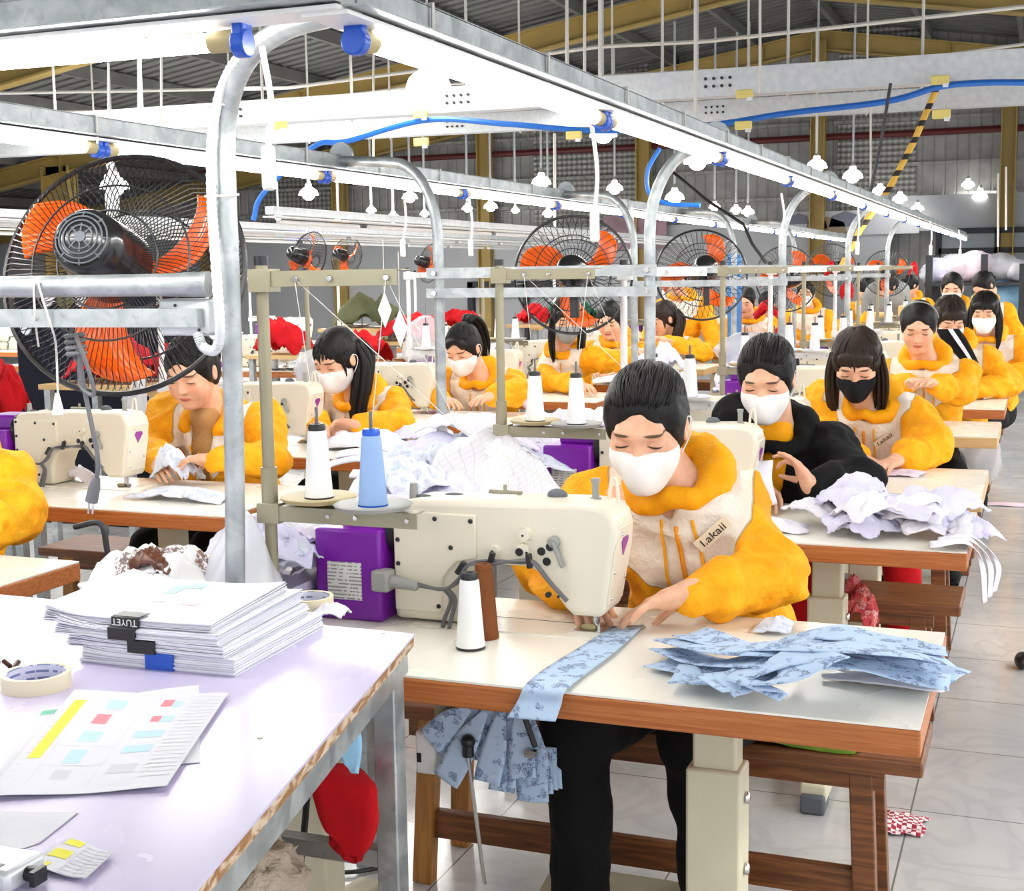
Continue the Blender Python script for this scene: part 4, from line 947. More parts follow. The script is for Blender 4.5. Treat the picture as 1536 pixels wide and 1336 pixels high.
    for i in (0, 1):
        b.put(('c', neck-u*.05, sh[i], .045, .05), .04); b.put(('c', sh[i], el[i], .048, .036), .02); b.put(('c', el[i], wr[i], .036, .026), .015)
        if hp[i] is not None:
            for pr, k in hp[i][2]: b.put(pr, k)
    vs, F = b.mesh()
    hl = (vs-head)@HR/hs
    body, _ = skinmesh('body', vs, F, M['skin'], t, [('head_pos', hl)], 1)
    # ---- hair
    hb = Sdf(head-.17*hs, head+.17*hs, max(.0055, fine*1.1))
    g = 1.035 if hair in ('long', 'bangs', 'side') else 1.0
    hb.put(HE((0, -.018, .035), (.0815*g, .101*g, .0895*g)), .01); hb.put(HE((0, -.045, -.02), (.075*g, .068*g, .08)), .03)
    for q in (-1, 1): hb.put(HE((q*.064, .006, .02), (.017, .040, .055)), .02)
    if hair in ('bangs', 'long', 'pony'): hb.put(HE((0, .066, .058), (.060, .020, .030)), .02)
    if hair == 'full': hb.put(HE((0, -.01, .03), (.102, .115, .105)), .02)
    # face window
    top = .048 if hair in ('bangs', 'long') else .100
    for pr in (HE((0, .128, -.055), (.064, .085, .055+top)), HE((0, .10, -.07), (.062, .075, .09)), HE((.055, .10, -.03), (.035, .06, .055)), HE((-.055, .10, -.03), (.035, .06, .055))): hb.put(pr, .012, 's')
    for q in (-1, 1): hb.put(HE((q*.09, -.006, -.01), (.018, .020, .030)), .008, 's')
    hb.wrinkle(.0015, 30, .0015, 90)
    vs, F = hb.mesh(); hl = (vs-head)@HR/hs
    hm = M[hairmat]; sk = np.stack([hl[:, 0]*1.2, np.arctan2(hl[:, 1]+.02, hl[:, 2])*.09, np.linalg.norm(hl, axis=1)], -1)[:, [0, 2, 1]]
    hro, _ = skinmesh('hair', vs, F, hm, t, [('strand', sk)], 1)
    chains = list(strands)
    if hair == 'bun': chains.append([(0, -.105, .02, .030), (0, -.125, -.01, .036), (0, -.115, -.05, .028)])
    if hair in ('pony',): chains.append([(0, -.085, .10, .030), (0, -.125, .10, .034), (-.005, -.165, .03, .036), (-.01, -.165, -.06, .032), (-.012, -.14, -.15, .022), (-.012, -.13, -.2, .008)])
    if hair in ('long', 'full'):
        for q in (-1, 1): chains.append([(q*.080, -.01, .03, .022), (q*.088, .000, -.04, .024), (q*.090, .015, -.11, .024), (q*.085, .03, -.18, .020), (q*.075, .04, -.24, .008)])
        chains.append([(0, -.09, .0, .05), (0, -.10, -.08, .05), (0, -.10, -.2, .03)])
    if hair == 'side': chains.append([(-.06, -.075, .04, .034), (-.085, -.065, -.04, .038), (-.085, -.005, -.13, .036), (-.07, .045, -.22, .032), (-.055, .07, -.30, .022), (-.05, .08, -.35, .007)])
    if hair in ('bangs', 'long', 'side'):
        for q in np.linspace(-.05, .05, 9): chains.append([(q*.8, .055, .085, .005), (q*1.0, .090-abs(q)*.5, .055, .006), (q*1.12, .099-abs(q)*.6, .028+.1*abs(q), .0035)])
    if hair == 'side' or hair == 'bangs':
        for q in (-1, 1): chains.append([(q*.066, .03, .05, .012), (q*.070, .042, 0, .008), (q*.068, .048, -.05, .003)])
    if chains:
        bb = MB(); rg = np.random.RandomState(int(abs(head[0]*1000)) % 1000)
        for ch in chains:
            ch = list(ch); mr = max(c[3] for c in ch); n = 1 if mr < .011 else (26 if fine < .0052 else 16 if fine < .008 else 9)
            if hair == 'bun' or n == 1 or mr > .045: pass
            for k in range(n):
                o = rg.randn(3)*(0 if n == 1 else .42); pt = []; rr = []
                m = len(ch) if n == 1 else max(3, len(ch)-rg.randint(0, 2))
                for i, c in enumerate(ch[:m]):
                    w = c[3]*(1 if i else .55)
                    pt.append(H(c[0]+o[0]*w, c[1]+o[1]*w, c[2]+o[2]*w*.6+(rg.rand()-.5)*.01)); rr.append(max(.0012, (c[3]*.85 if n == 1 else c[3]*.36)*(1.0 if i < m-1 else .25))*hs)
                sp = spline(pt, 4); ri = np.interp(np.linspace(0, m-1, len(sp)), range(m), rr); bb.tube(sp, list(ri), 6)
        bb.build('hair_lock', hm, t, smooth=180)
    if fine < .0075 and hair in ('long', 'bangs'):
        bb = MB(); rg = np.random.RandomState(5); n = 190 if fine < .0055 else 90; A_h = V([.0815*1.05, .101*1.06, .0895*1.05]); C_h = V([0, -.018, .035])
        for k in range(n):
            a = (rg.rand()-.5)*2*2.4; e1 = (-.06+.22*rg.rand() if abs(a) < .75 else -.55-.2*rg.rand()); st = V([.02*rg.randn(), -.10+.05*rg.randn(), 1.]); en = V([math.sin(a)*math.cos(e1), math.cos(a)*math.cos(e1), math.sin(e1)]); pts = []
            for i in range(9):
                q = st*(1-i/8)**1.3+en*(i/8)**.8; q = q/np.linalg.norm(q)*(1.0+.03*math.sin(i*.39)+.008*rg.rand()); pts.append(H(*(C_h+A_h*q)))
            bb.tube(pts, [.001*hs]+[.0024*hs]*7+[.0008*hs], 4)
        bb.build('hair_strand', hm, t, smooth=180)
    if fine < .0058 and hair in ('bun', 'band', 'pony', 'side'):      # combed strands over the cap, with an uneven hairline
        bb = MB(); rg = np.random.RandomState(int(abs(head[1]*1000)) % 997); n = 150 if fine < .004 else 90; A_h = V([.0825, .102, .0905]); C_h = V([0, -.018, .035]); tip = V([0, -.098, .055]) if hair != 'pony' else V([0, -.07, .11])
        for k in range(n):
            a = (rg.rand()-.5)*2*1.45; el_ = .60-.22*abs(a)/1.45*1.3+rg.randn()*.05
            st = V([math.sin(a)*math.cos(el_), math.cos(a)*math.cos(el_), math.sin(el_)]); en = (tip-C_h)/A_h; en = en/np.linalg.norm(en)+rg.randn(3)*.10; pts = []
            for i in range(9):
                q = st*(1-i/8)+en*(i/8); q = q/np.linalg.norm(q)*(1.006+.010*math.sin(i*.39)+.004*rg.rand()); pts.append(H(*(C_h+A_h*q)))
            bb.tube(pts, [.0008*hs]+[.0019*hs]*7+[.001*hs], 4)
        bb.build('hair_strand', hm, t, smooth=180)
    if hair == 'band': MB().tube([H(.088*math.cos(a), -.015+.02*math.sin(a)+.0, .036+.096*math.sin(a)) for a in np.linspace(.05, PI-.05, 22)], .0035*hs, 8).build('hairband', M['grey'], t)
    # ---- mask
    if mask:
        mb = Sdf(head-.16*hs, head+.16*hs, max(.0045, fine))
        for pr, k in ((HE((0, .024, -.045), (.0675, .075, .078)), .01), (HE((.033, .050, -.038), (.0345, .036, .040)), .02), (HE((-.033, .050, -.038), (.0345, .036, .040)), .02), (HE((0, .104, -.034), (.010, .014, .026)), .05), (HE((0, .094, -.075), (.014, .020, .024)), .05), (HE((0, .050, -.10), (.032, .030, .026)), .03)): mb.put(pr, k*hs)
        def cut(P):
            q = (P-head)@HR/hs; a = np.abs(q[:, 0]); up_ = q[:, 2]+.013-.10*np.maximum(0, a-.02)-.20*(.015-np.minimum(a, .015)); ed = -.012+.30*np.maximum(0, np.abs(q[:, 2]+.048)-.026)-q[:, 1]
            return np.maximum(np.maximum(up_, -.118-q[:, 2]), ed)*hs
        mb.clip(cut); vs, F = mb.mesh(); mo, _ = skinmesh('face_mask', vs, F, M[mask], t, (), 1)
        bb = MB()
        for q in (-1, 1):
            bb.tube(spline([H(q*.067, .004, -.020), H(q*.076, -.004, -.003), H(q*.083, -.012, .016), H(q*.087, -.028, .0), H(q*.083, -.022, -.03), H(q*.068, -.002, -.062)], 5), .0016*hs, 5)
        bb.build('ear_loop', M[mask], mo)
    # ---- jacket
    jl = np.stack([neck, pelvis]+sh+el+wr).min(0)-.16; jh = np.stack([neck, pelvis]+sh+el+wr).max(0)+.16; jres = res
    j = Sdf(jl, jh, jres); jt = Sdf(jl, jh, jres)
    tor = [(('e', neck-u*.17+f*.025, (.165, .105, .20), TR), .05), (('e', neck-u*(Lt*.62)+f*.03, (.165, .125, .20), TR), .06), (('e', pelvis+u*.10, (.175, .125, .15), TR), .05)]
    arms = []
    for i in (0, 1):
        tor.append((('c', neck-u*.055, sh[i]-u*.01, .058, .066), .05))
        wq = wr[i]+(el[i]-wr[i])/np.linalg.norm(el[i]-wr[i])*.02
        arms += [(('c', sh[i], el[i], .068*puff, .062*puff), .03), (('c', el[i], el[i]*.35+wq*.65, .062*puff, .054*puff), .03), (('c', el[i]*.35+wq*.65, wq, .054*puff, .039), .02)]
    for pr, k in tor: j.put(pr, k); jt.put(pr, k)
    for pr, k in arms: j.put(pr, k)
    j.wrinkle(.010, 8, .004, 19); j.wrinkle(.0075, 17, 0, 20, (.55, 1, 1));  
    if not collar:                                        # open the collar round the neck
        pass
    j.put(('c', neck-u*.03+f*.025, neck+u*.10+f*.03, .058, .075), .015, 's')
    if collar: j.put(('c', neck-u*.02+f*.09, neck-u*.30+f*.15, .05, .02), .02, 's')
    vs, F = j.mesh(); vs_r = relax(vs, F, 1)
    q = (vs-neck)@TR; dt = np.full(len(vs), .5); da = np.full(len(vs), .5)
    for pr, k in tor: dt = np.minimum(dt, prim(pr, vs))
    for pr, k in arms: da = np.minimum(da, prim(pr, vs))
    yk = np.minimum(np.minimum(q[:, 2]-(yoke[0]+yoke[1]*np.abs(q[:, 0])*(q[:, 1] > -.02)), .160-np.abs(q[:, 0])), (da-dt)+.035)
    if jacket != 'jacket': yk[:] = -1
    jo, jv = skinmesh('jacket', vs, F, M[jacket], t, [('yoke', yk)], 1)
    bvh = project(jv, F); tvs, tF = jt.mesh(); tbv = project(tvs, tF); last = [None]
    def front(x, z, off=.003):
        o = neck+s*x+u*z+f*.5; h0 = tbv.ray_cast(Vector(o), Vector(-f)); o = V(h0[0])+f*.04 if h0[0] is not None else o-f*.3
        hit = bvh.ray_cast(Vector(o), Vector(-f))
        if hit[0] is not None and (V(hit[0])-neck)@f > .02: last[0] = ((V(hit[0])-neck)@f)+off; return V(hit[0])+f*off
        return neck+s*x+u*z+f*(last[0] or .12)
    if jacket == 'jacket' and fine < .008:
        if not collar:
            MB().tube([front(0, z) for z in np.linspace(-.04, -Lt*.75, 18)], .0055, 6).build('zipper', pm('orange_zip', S(226, 140, 10), .5) if 'zip' not in M else M['zip'], jo)
        for x, e in ((-.045, -.32), (.05, -.30)): MB().tube([front(x*(.75+.3*k), z, .005) for k, z in zip(np.linspace(0, 1, 12), np.linspace(-.03, e, 12))], .0035, 6).build('drawstring', M['hood'], jo)
    if logo and jacket == 'jacket':
        c = front(.080, -.075, .007); c2 = front(.105, -.062, .007); sd = c2-c; sd /= np.linalg.norm(sd); nn = np.cross(sd, u); nn = nn if nn@f > 0 else -nn
        tc = bpy.data.curves.new('logo_text', 'FONT'); tc.body = 'l.akaii'; tc.size = .030; tc.extrude = .0008; tc.align_x = 'CENTER'; tc.materials.append(M['logo'])
        tmp = bpy.data.objects.new('tmp', tc); COL.objects.link(tmp); lm = bpy.data.meshes.new_from_object(tmp.evaluated_get(bpy.context.evaluated_depsgraph_get())); COL.objects.unlink(tmp); bpy.data.objects.remove(tmp); lo_ = bpy.data.objects.new('chest_logo', lm); COL.objects.link(lo_); reg(lo_, jo); up2 = np.cross(nn, sd)
        lo_.matrix_local = Matrix(((*[0]*4,),)*4) if False else Matrix([[sd[k], up2[k], nn[k], (c-_inv(t))[k]] for k in range(3)]+[[0, 0, 0, 1]])
        b = MB(); R = np.column_stack([sd, up2, nn]); b.obox(c-nn*.0012+up2*.010, (.088, .036, .001), R); b.build('logo_patch', M['patch'], jo)
    if hood:
        hb = Sdf(neck-.24, neck+.24, max(.007, res)); ring = []
        for k in range(20):
            a = 2*PI*k/20; bk = (1-math.cos(a))/2   # 0 front, 1 back
            ring.append((neck+s*math.sin(a)*(.078+.022*bk)+f*(.022+math.cos(a)*(.068+.045*bk))+u*(.022-.000*bk-.030*abs(math.sin(a))*(1-bk)), .0155+.036*bk*bk+.004*abs(math.sin(a))))
        for k in range(20):
            if collar == 'knit' and (k in (0, 1, 2, 17, 18, 19)): continue
            a, c = ring[k], ring[(k+1) % 20]; hb.put(('c', a[0], c[0], a[1], c[1]), .015)
        hb.put(('e', neck-f*.12-u*.06, (.10, .05, .09), TR), .04)
        hb.wrinkle(.007, 14, .003, 35); vs, F = hb.mesh(); skinmesh('hood', vs, F, M['hood'] if jacket == 'jacket' else M[jacket], jo, (), 1)
    if collar:
        cb = Sdf(neck-.26, neck+.24, max(.007, res)); cb.put(('c', neck-u*.04+f*.01, neck+u*.035+f*.025, .068, .058), .02); cb.put(('e', neck-u*.16+f*.06, (.09, .075, .16), TR), .03)
        vs, F = cb.mesh(); skinmesh('undershirt', vs, F, M[collar], t, (), 1)
    # ---- trousers and shoes
    if legs:
        tb = Sdf(np.minimum(np.stack(kn+ft+[pelvis]).min(0)-.2, pelvis-.25), np.stack(kn+ft+[pelvis]).max(0)+.2, max(res, .012))
        tb.put(('e', pelvis+V([0, 0, .02]), (.17, .14, .11), np.eye(3)), .05)
        for i in (0, 1):
            hp_ = pelvis+V([(-.085 if i == 0 else .085), -.02, 0]); tb.put(('c', hp_, kn[i], .092, .072), .03); tb.put(('c', kn[i], ft[i]+V([0, 0, .03]), .070, .058), .03)
        tb.wrinkle(.006, 9, .002, 25); vs, F = tb.mesh(); skinmesh('trousers', vs, F, M[trousers], t, (), 1)
        for i in (0, 1):
            b = MB(); b.ell(ft[i]+V([0, -.06, -.035]), (.042, .115, .045)); b.box(ft[i]+V([-.04, -.17, -.08]), ft[i]+V([.04, .05, -.06])); b.build('shoe', M['clothblack'], t, bevel=.01)
    return t
M['zip'] = pm('orange_zip', S(230, 146, 14), .5); M['logo'] = pm('black_print', S(40, 34, 30), .6); M['patch'] = pm('logo_patch', S(236, 224, 196), .7)
def sit(px, py, Y, nx=None, lean=(.0, .10, -.165), shw=.165, **kw):
    """joints of a seated worker from where the photo shows the head; the rest is given or defaults"""
    h = Wy(px, py, Y); return h
def W_(p): return Wy(*p)
def joints(head, d):
    """default bent-over pose, every joint may be overridden"""
    h = V(head); n = d.get('neck', h+V([.015, .105, -.15])); sh = d.get('sh', [n+V([-.18, .02, -.07]), n+V([.18, .02, -.07])])
    el = d.get('el', [V([h[0]-.30, h[1]+.02, .82]), V([h[0]+.32, h[1]+.02, .82])]); wr = d.get('wr', [V([h[0]-.09, h[1]-.20, .81]), V([h[0]+.12, h[1]-.20, .81])])
    el = [V([q[0], q[1], max(q[2], .832)]) for q in el]; wr = [V([q[0], q[1], max(q[2], .803)]) for q in wr]; pe = d.get('pelvis', V([n[0]+.01, n[1]+.20, .53])); return dict(head=h, neck=n, sh=sh, el=el, wr=wr, pelvis=pe)
def worker(label, hp, j=None, **kw):
    return person(label, **joints(Wy(*hp), j or {}), **kw)
P_ = Wy
worker('woman in yellow and white hooded jacket and white mask sewing at the front table', (970, 638, 2.80), dict(
    neck=P_(1018, 728, 2.90), sh=[P_(893, 752, 2.93), P_(1098, 752, 2.96)], el=[P_(808, 858, 2.86), P_(1158, 886, 2.82)], wr=[P_(872, 893, 2.66), P_(1032, 890, 2.60)], pelvis=V([-.66, 3.08, .53])),
    knee=[V([-.86, 2.55, .55]), V([-.63, 2.62, .53])], yaw=.06, pitch=.40, hs=1.06, res=.0075, fine=.0036, logo=True,
    hands=[dict(d=(.10, -.16, -.05), n=(.2, -.2, -1), curl=.22), dict(d=(-.30, -.10, -.09), n=(0, -.25, -1), curl=.26, spread=.1, sz=1.0)], hair='bun')
worker('masked woman in black coat over yellow, raising one hand at the second table', (1150, 566, 4.22), dict(
    neck=P_(1168, 655, 4.34), sh=[P_(1105, 625, 4.40), P_(1240, 660, 4.38)], el=[P_(1090, 690, 4.30), P_(1290, 745, 4.22)], wr=[P_(1140, 725, 4.02), P_(1215, 728, 4.02)]),
    yaw=.0, pitch=.38, hs=1.05, res=.009, fine=.0045, jacket='clothblack', trousers='clothred', collar='hood', hood=True, hair='bun',
    hands=[dict(d=(.1, -.3, -.1), n=(0, 0, -1), curl=.4), dict(d=(-.16, -.02, .26), n=(-.7, -.3, -.5), curls=[.75, .45, .3, .2], thumb=.9)])
worker('woman with loose dark hair and black mask at the third table', (1285, 545, 5.12), dict(
    neck=P_(1305, 610, 5.24), sh=[P_(1238, 600, 5.28), P_(1365, 622, 5.26)], el=[P_(1235, 680, 5.15), P_(1396, 685, 5.10)], wr=[P_(1290, 700, 4.92), P_(1345, 695, 4.90)]),
    yaw=.05, pitch=.50, hs=1.02, res=.009, fine=.005, mask='maskblack', hair='long', hairmat='hairbrown', collar='knit' if False else None, logo=True, puff=1.12, trousers='clothred')
worker('unmasked woman wearing a hairband, yellow and white jacket, head bowed at the fourth table', (1378, 490, 6.72), dict(
    neck=P_(1388, 540, 6.84), el=[P_(1335, 590, 6.75), P_(1440, 585, 6.72)], wr=[P_(1365, 575, 6.55), P_(1400, 575, 6.5)]), yaw=.05, pitch=.40, hs=1.0, res=.011, fine=.006, mask=None, hair='band')
worker('woman in white mask with a black striped scarf hanging over her yellow jacket', (1425, 478, 7.9), dict(), yaw=.3, pitch=.5, res=.012, fine=.007, hair='bangs', hairmat='hairbrown', kx=-.12)
worker('long haired masked woman at far right with both hands on the table edge', (1477, 468, 8.95), dict(), yaw=-.05, pitch=.25, res=.012, fine=.007, hair='long', kx=-.16)
worker('distant masked woman seated between the hairband woman and the rack', (1428, 432, 11.2), dict(), yaw=0, pitch=.3, res=.015, fine=.009, hair='bun', legs=False)
worker('distant stooping person in yellow beside the dark rack at far right', (1475, 428, 12.6), dict(), yaw=-.6, pitch=.8, res=.015, fine=.009, hair='bun', mask=None, legs=False)
# second row
worker('cropped worker at the left edge, only the yellow sleeve in view', (-75, 560, 3.0), dict(
    sh=[P_(-190, 690, 3.12), P_(2, 715, 3.06)], el=[P_(-200, 850, 3.0), P_(22, 850, 2.95)], wr=[P_(-150, 860, 2.85), P_(-40, 880, 2.75)], neck=P_(-90, 655, 3.1), pelvis=P_(-60, 900, 3.2)*V([1, 1, 0])+V([0, 0, .53])), res=.009, fine=.012, puff=1.25, hair='bun', logo=False)
worker('unmasked woman in a tan sweater and open yellow jacket sewing behind the nearest post', (288, 556, 4.15), dict(
    neck=P_(318, 632, 4.26), sh=[P_(252, 618, 4.32), P_(395, 630, 4.30)], el=[P_(235, 690, 4.2), P_(408, 690, 4.16)], wr=[P_(240, 688, 4.0), P_(318, 690, 3.98)]),
    yaw=.12, pitch=.42, hs=1.08, res=.009, fine=.0045, mask=None, hair='bun', collar='knit', yoke=(-.2, .9),
    hands=[dict(d=(.10, -.12, -.04), n=(.6, -.2, -.7), curl=.5), dict(d=(-.2, -.10, .02), n=(-.2, -.2, -.9), curl=.55, thumb=.9)])
worker('long haired woman in white mask and yellow jacket sewing behind the two cones', (505, 538, 5.3), dict(
    neck=P_(540, 598, 5.42), sh=[P_(480, 600, 5.45), P_(588, 605, 5.44)], el=[P_(470, 655, 5.35), P_(596, 642, 5.25)], wr=[P_(478, 640, 5.05), P_(535, 638, 5.05)]),
    yaw=-.22, pitch=.45, hs=1.08, res=.009, fine=.005, hair='side', hands=[dict(curl=.5), dict(d=(-.28, -.05, .02), n=(0, -.6, -.6), curl=.6)])
worker('woman with a high ponytail and white mask bent over pale printed cloth', (695, 522, 6.55), dict(
    neck=P_(722, 568, 6.68), sh=[P_(668, 572, 6.7), P_(765, 572, 6.7)], el=[P_(630, 590, 6.5), P_(772, 588, 6.5)], wr=[P_(668, 600, 6.3), P_(735, 595, 6.3)]), yaw=-.12, pitch=.5, hs=1.04, res=.010, fine=.0055, hair='pony')
worker('woman with long straight hair and grey mask stretching one arm to the right', (850, 480, 7.75), dict(
    neck=P_(845, 525, 7.85), sh=[P_(822, 545, 7.9), P_(893, 538, 7.8)], el=[P_(825, 580, 7.7), P_(925, 545, 7.75)], wr=[P_(870, 578, 7.5), P_(955, 528, 7.75)]), yaw=.45, pitch=.25, hs=1.05, res=.011, fine=.006, mask='maskgrey', hair='long',
    hands=[dict(curl=.4), dict(d=(.3, .05, .02), curl=.3)])
worker('unmasked woman seen behind the rim of the second fan, head bowed', (915, 480, 8.95), dict(), yaw=.05, pitch=.4, hs=1.05, res=.012, fine=.006, mask=None, hair='bun')
worker('unmasked woman in profile looking down at white cloth beside the second post', (995, 478, 10.4), dict(wr=[P_(990, 512, 10.1), P_(998, 510, 10.12)]), yaw=-.75, pitch=.35, hs=1.12, res=.012, fine=.006, mask=None, hair='side', hairmat='hairbrown')
worker('standing woman in white and yellow vest jacket at the back, face half behind a rail', (1016, 420, 11.2), dict(pelvis=Wy(1016, 420, 11.35)*V([1, 1, 0])+V([0, 0, .86])), yaw=.2, pitch=.15, hs=1.05, res=.013, fine=.008, mask=None, hair='bun', legs=False)
worker('distant unmasked woman under the blue post, looking down', (1118, 452, 11.4), dict(), yaw=0, pitch=.35, hs=1.02, res=.014, fine=.007, mask=None, hair='bun', legs=False)
worker('distant woman in white mask above the blue basket', (1208, 440, 13.0), dict(), yaw=.05, pitch=.1, hs=1.0, res=.015, fine=.008, hair='bun', legs=False)
for px, py, Y, lb in ((1302, 432, 15.6, 'left of three'), (1335, 430, 15.0, 'middle of three'), (1366, 428, 17.0, 'right of three'), (1150, 455, 14.2, 'beside the red cloth')):
    worker(f'far worker in yellow jacket with head bowed, {lb} behind the white stands', (px, py, Y), dict(), yaw=2.4 if px > 1200 else 0, pitch=.4, res=.018, fine=.011, mask=None, hair='bun', legs=False)

b = MB(); Lf = spline([P_(1404, 493, 7.62), P_(1412, 508, 7.60), P_(1430, 527, 7.60), P_(1453, 553, 7.6)], 5); Rf = spline([P_(1438, 493, 7.62), P_(1449, 508, 7.60), P_(1461, 530, 7.60), P_(1471, 552, 7.6)], 5)
m_ = len(Lf)-1
b.grid(lambda u, v: Lf[int(round(v*m_))]*(1-u)+Rf[int(round(v*m_))]*u+V([0, -.03*math.sin(u*PI), 0]), 8, m_); b.mat(1).grid(lambda u, v: Lf[int(round(v*m_))]*(.45-.2*u)+Rf[int(round(v*m_))]*(.55+.2*u)+V([0, -.034, 0]), 2, m_)
tag(b.build('striped_scarf', [M['clothblack'], M['clothwhite']], smooth=180, solid=.006), 'black scarf with a white stripe hanging from the neck of a masked worker', 'scarf')
# ------------------------------------------------------------------ the packing table in the foreground and what lies on it
ZN = .858
A_, B_ = V([-1.002, 2.082]), V([-.735, .86]); C_, D_ = V([-2.5, 2.10]), V([-2.3, .86])
t = thing('packing_table', 'big lilac white packing table with worn wooden edge and galvanised frame in the foreground', 'table', ((A_[0]+D_[0])/2, 1.5, 0))
q4 = [(*A_, ZN), (*B_, ZN), (*D_, ZN), (*C_, ZN)]
b = MB(); b.prism([(x, y, ZN-.004) for x, y, z in q4], (0, 0, .004)); b.build('table_top', M['lilac'], t, smooth=0)
def ringpoly(q, ins): c = sum(V(p) for p in q)/4; return [tuple(V(p)+(c-V(p))/np.linalg.norm(c-V(p))*ins) for p in q]
def wornm():
    n = NT('worn_board_edge'); v = n.obj(); f = n.noise(18, 5, n.scl((1, 1, 3), v), 1.); n.col(n.mix(n.smooth(f, .42, .6), S(150, 108, 66), S(206, 184, 160))).set(Roughness=.8); n.bump(f, .6, .01); return n.m
M['worn'] = wornm()
b = MB(); b.prism([(x, y, ZN-.022) for x, y, z in ringpoly(q4, .002)], (0, 0, .0178)); b.build('board_edge', M['worn'], t, smooth=0)
b = MB(); rq = [V(p) for p in ringpoly(q4, .02)]
for i in range(4):
    p, q = rq[i]*V([1, 1, 0])+V([0, 0, ZN-.045]), rq[(i+1) % 4]*V([1, 1, 0])+V([0, 0, ZN-.045]); b.bar(p, q, .012, .042)
b.build('apron', M['galv'], t, smooth=0)
def nleg(x, y): MB().box((x-.021, y-.021, 0), (x+.021, y+.021, ZN-.03)).build('leg', M['galv'], t, bevel=.003)
nleg(-1.038, 2.045); nleg(-.80, .95); nleg(-2.3, 2.05); nleg(-2.2, .95); nleg(-1.30, 1.96)
b = MB(); b.bar((-1.04, 2.04, .16), (-2.3, 2.04, .16), .03, .035); b.bar((-1.04, 2.04, .16), (-.80, .95, .16), .03, .035); b.bar((-1.04, 2.04, .46), (-2.3, 2.04, .46), .03, .03); b.build('brace', M['galv'], t, smooth=0)
b = MB()
for px, py in ((390, 1107), (575, 950)): p = Wz(px, py, ZN); b.lathe([(0, .0008), (.004, .0008), (.004, 0)], p, n=10)
b.build('screw', M['grey'], t)
# narrow table down the middle between the two rows, carrying finished pieces
t = thing('middle_table', 'long narrow lilac table between the two sewing rows, heaped with white pieces', 'table', (-1.62, 4.2, 0))
MB().prism([(-1.80, 2.13, .815), (-1.437, 2.13, .815), (-1.437, 2.86, .815), (-1.525, 2.92, .815), (-1.525, 6.85, .815), (-1.80, 6.85, .815)], (0, 0, .02)).build('table_top', M['lilac'], t, smooth=0)
b = MB(); b.box((-1.80, 2.13, .775), (-1.77, 6.85, .815)); b.box((-1.467, 2.13, .775), (-1.437, 2.86, .815)); b.box((-1.555, 2.92, .775), (-1.525, 6.85, .815)); b.build('apron', M['galv'], t, smooth=0)
for y in (2.9, 4.3, 5.5, 6.78):
    for x in (-1.775, -1.545): MB().box((x-.02, y-.02, 0), (x+.02, y+.02, .776)).build('leg', M['galv'], t)
ZM = .835
# paper bundles
def papm():
    n = NT('stacked_paper'); x, y, z = n.sep(n.obj()); f = n.noise(1, 3, n.scl((3, 3, 520))); g = n.new('ShaderNodeNewGeometry'); nz = n.math('ABSOLUTE', n.sep(g.outputs['Normal'])[2])
    k = n.math('MULTIPLY', n.smooth(f, .45, .62), n.math('LESS_THAN', nz, .6)); n.col(n.mix(n.math('MULTIPLY', k, .5), S(240, 240, 247), S(150, 152, 180))).set(Roughness=.75); return n.m
M['bundle'] = papm()
def bundle(label, FL, FR, BR, z0, h, fan=.02, curl=.0, seed=1):
    fl, fr, br = Wz(*FL, z0), Wz(*FR, z0), Wz(*BR, z0); u = fr-fl; v = br-fr; t = thing('paper_bundle', label, 'paper stack', fl+u/2+v/2, 'paper bundles'); b = MB(); rg = np.random.RandomState(seed); nl = 12
    for k in range(nl):
        z = h*k/nl; dx = u*(rg.randn()*.006); dv = v*(rg.randn()*.008)
        def top(a, c, z=z, dx=dx, dv=dv):
            lift = fan*max(0, .30-a)**2/.09*(k/nl-.2)+curl*max(0, a-.55)**2*(.3+k/nl)*(.4+c)
            return fl+dx+dv+u*(a+(-.03*(nl-k)/nl if a < .01 else 0))+v*c+V([0, 0, z+lift])
        n = 12; vs = [top(i/n, j/3) for j in range(4) for i in range(n+1)]; th = V([0, 0, h/nl*.96]); N = len(vs); vs += [p+th for p in vs]
        f = [(j*(n+1)+i, j*(n+1)+i+1, (j+1)*(n+1)+i+1, (j+1)*(n+1)+i) for j in range(3) for i in range(n)]; fs = [q[::-1] for q in f]+[tuple(x+N for x in q) for q in f]
        edge = [i for i in range(n+1)]+[(j*(n+1)+n) for j in range(1, 4)]+[3*(n+1)+i for i in range(n-1, -1, -1)]+[j*(n+1) for j in range(2, 0, -1)]
        fs += [(edge[i], edge[(i+1) % len(edge)], edge[(i+1) % len(edge)]+N, edge[i]+N) for i in range(len(edge))]; b.add(vs, fs)
    b.build('sheets', M['bundle'], t, smooth=0)
    return t, fl, u, v
def clip(par, fl, u, v, a, z0, h, mat, name='binder_clip', w=.052):
    un = u/np.linalg.norm(u); vn = v/np.linalg.norm(v); c = fl+u*a; b = MB(); R = np.column_stack([un, np.cross((0, 0, 1), un), V([0, 0, 1.])])
    b.obox(c+V([0, 0, z0-fl[2]+h/2])-R[:, 1]*.004, (w, .006, h+.004), R); b.obox(c+V([0, 0, z0-fl[2]+h+.002])+R[:, 1]*.012, (w, .03, .0022), R)
    o = b.build(name, mat, par, bevel=.0015); return c, R
t1, fl, u, v = bundle('lowest paper bundle of the stack, held by a blue clip', (128, 992), (352, 1014), (484, 940), ZN, .026, .012, seed=1)
clip(t1, fl, u, v, .52, ZN, .025, M['blue'])
t2, fl, u, v = bundle('second paper bundle from the bottom, with black clip and torn white tape', (108, 966), (336, 990), (462, 921), ZN+.027, .020, .014, seed=2)
clip(t2, fl, u, v, .48, ZN+.027, .018, M['black'])
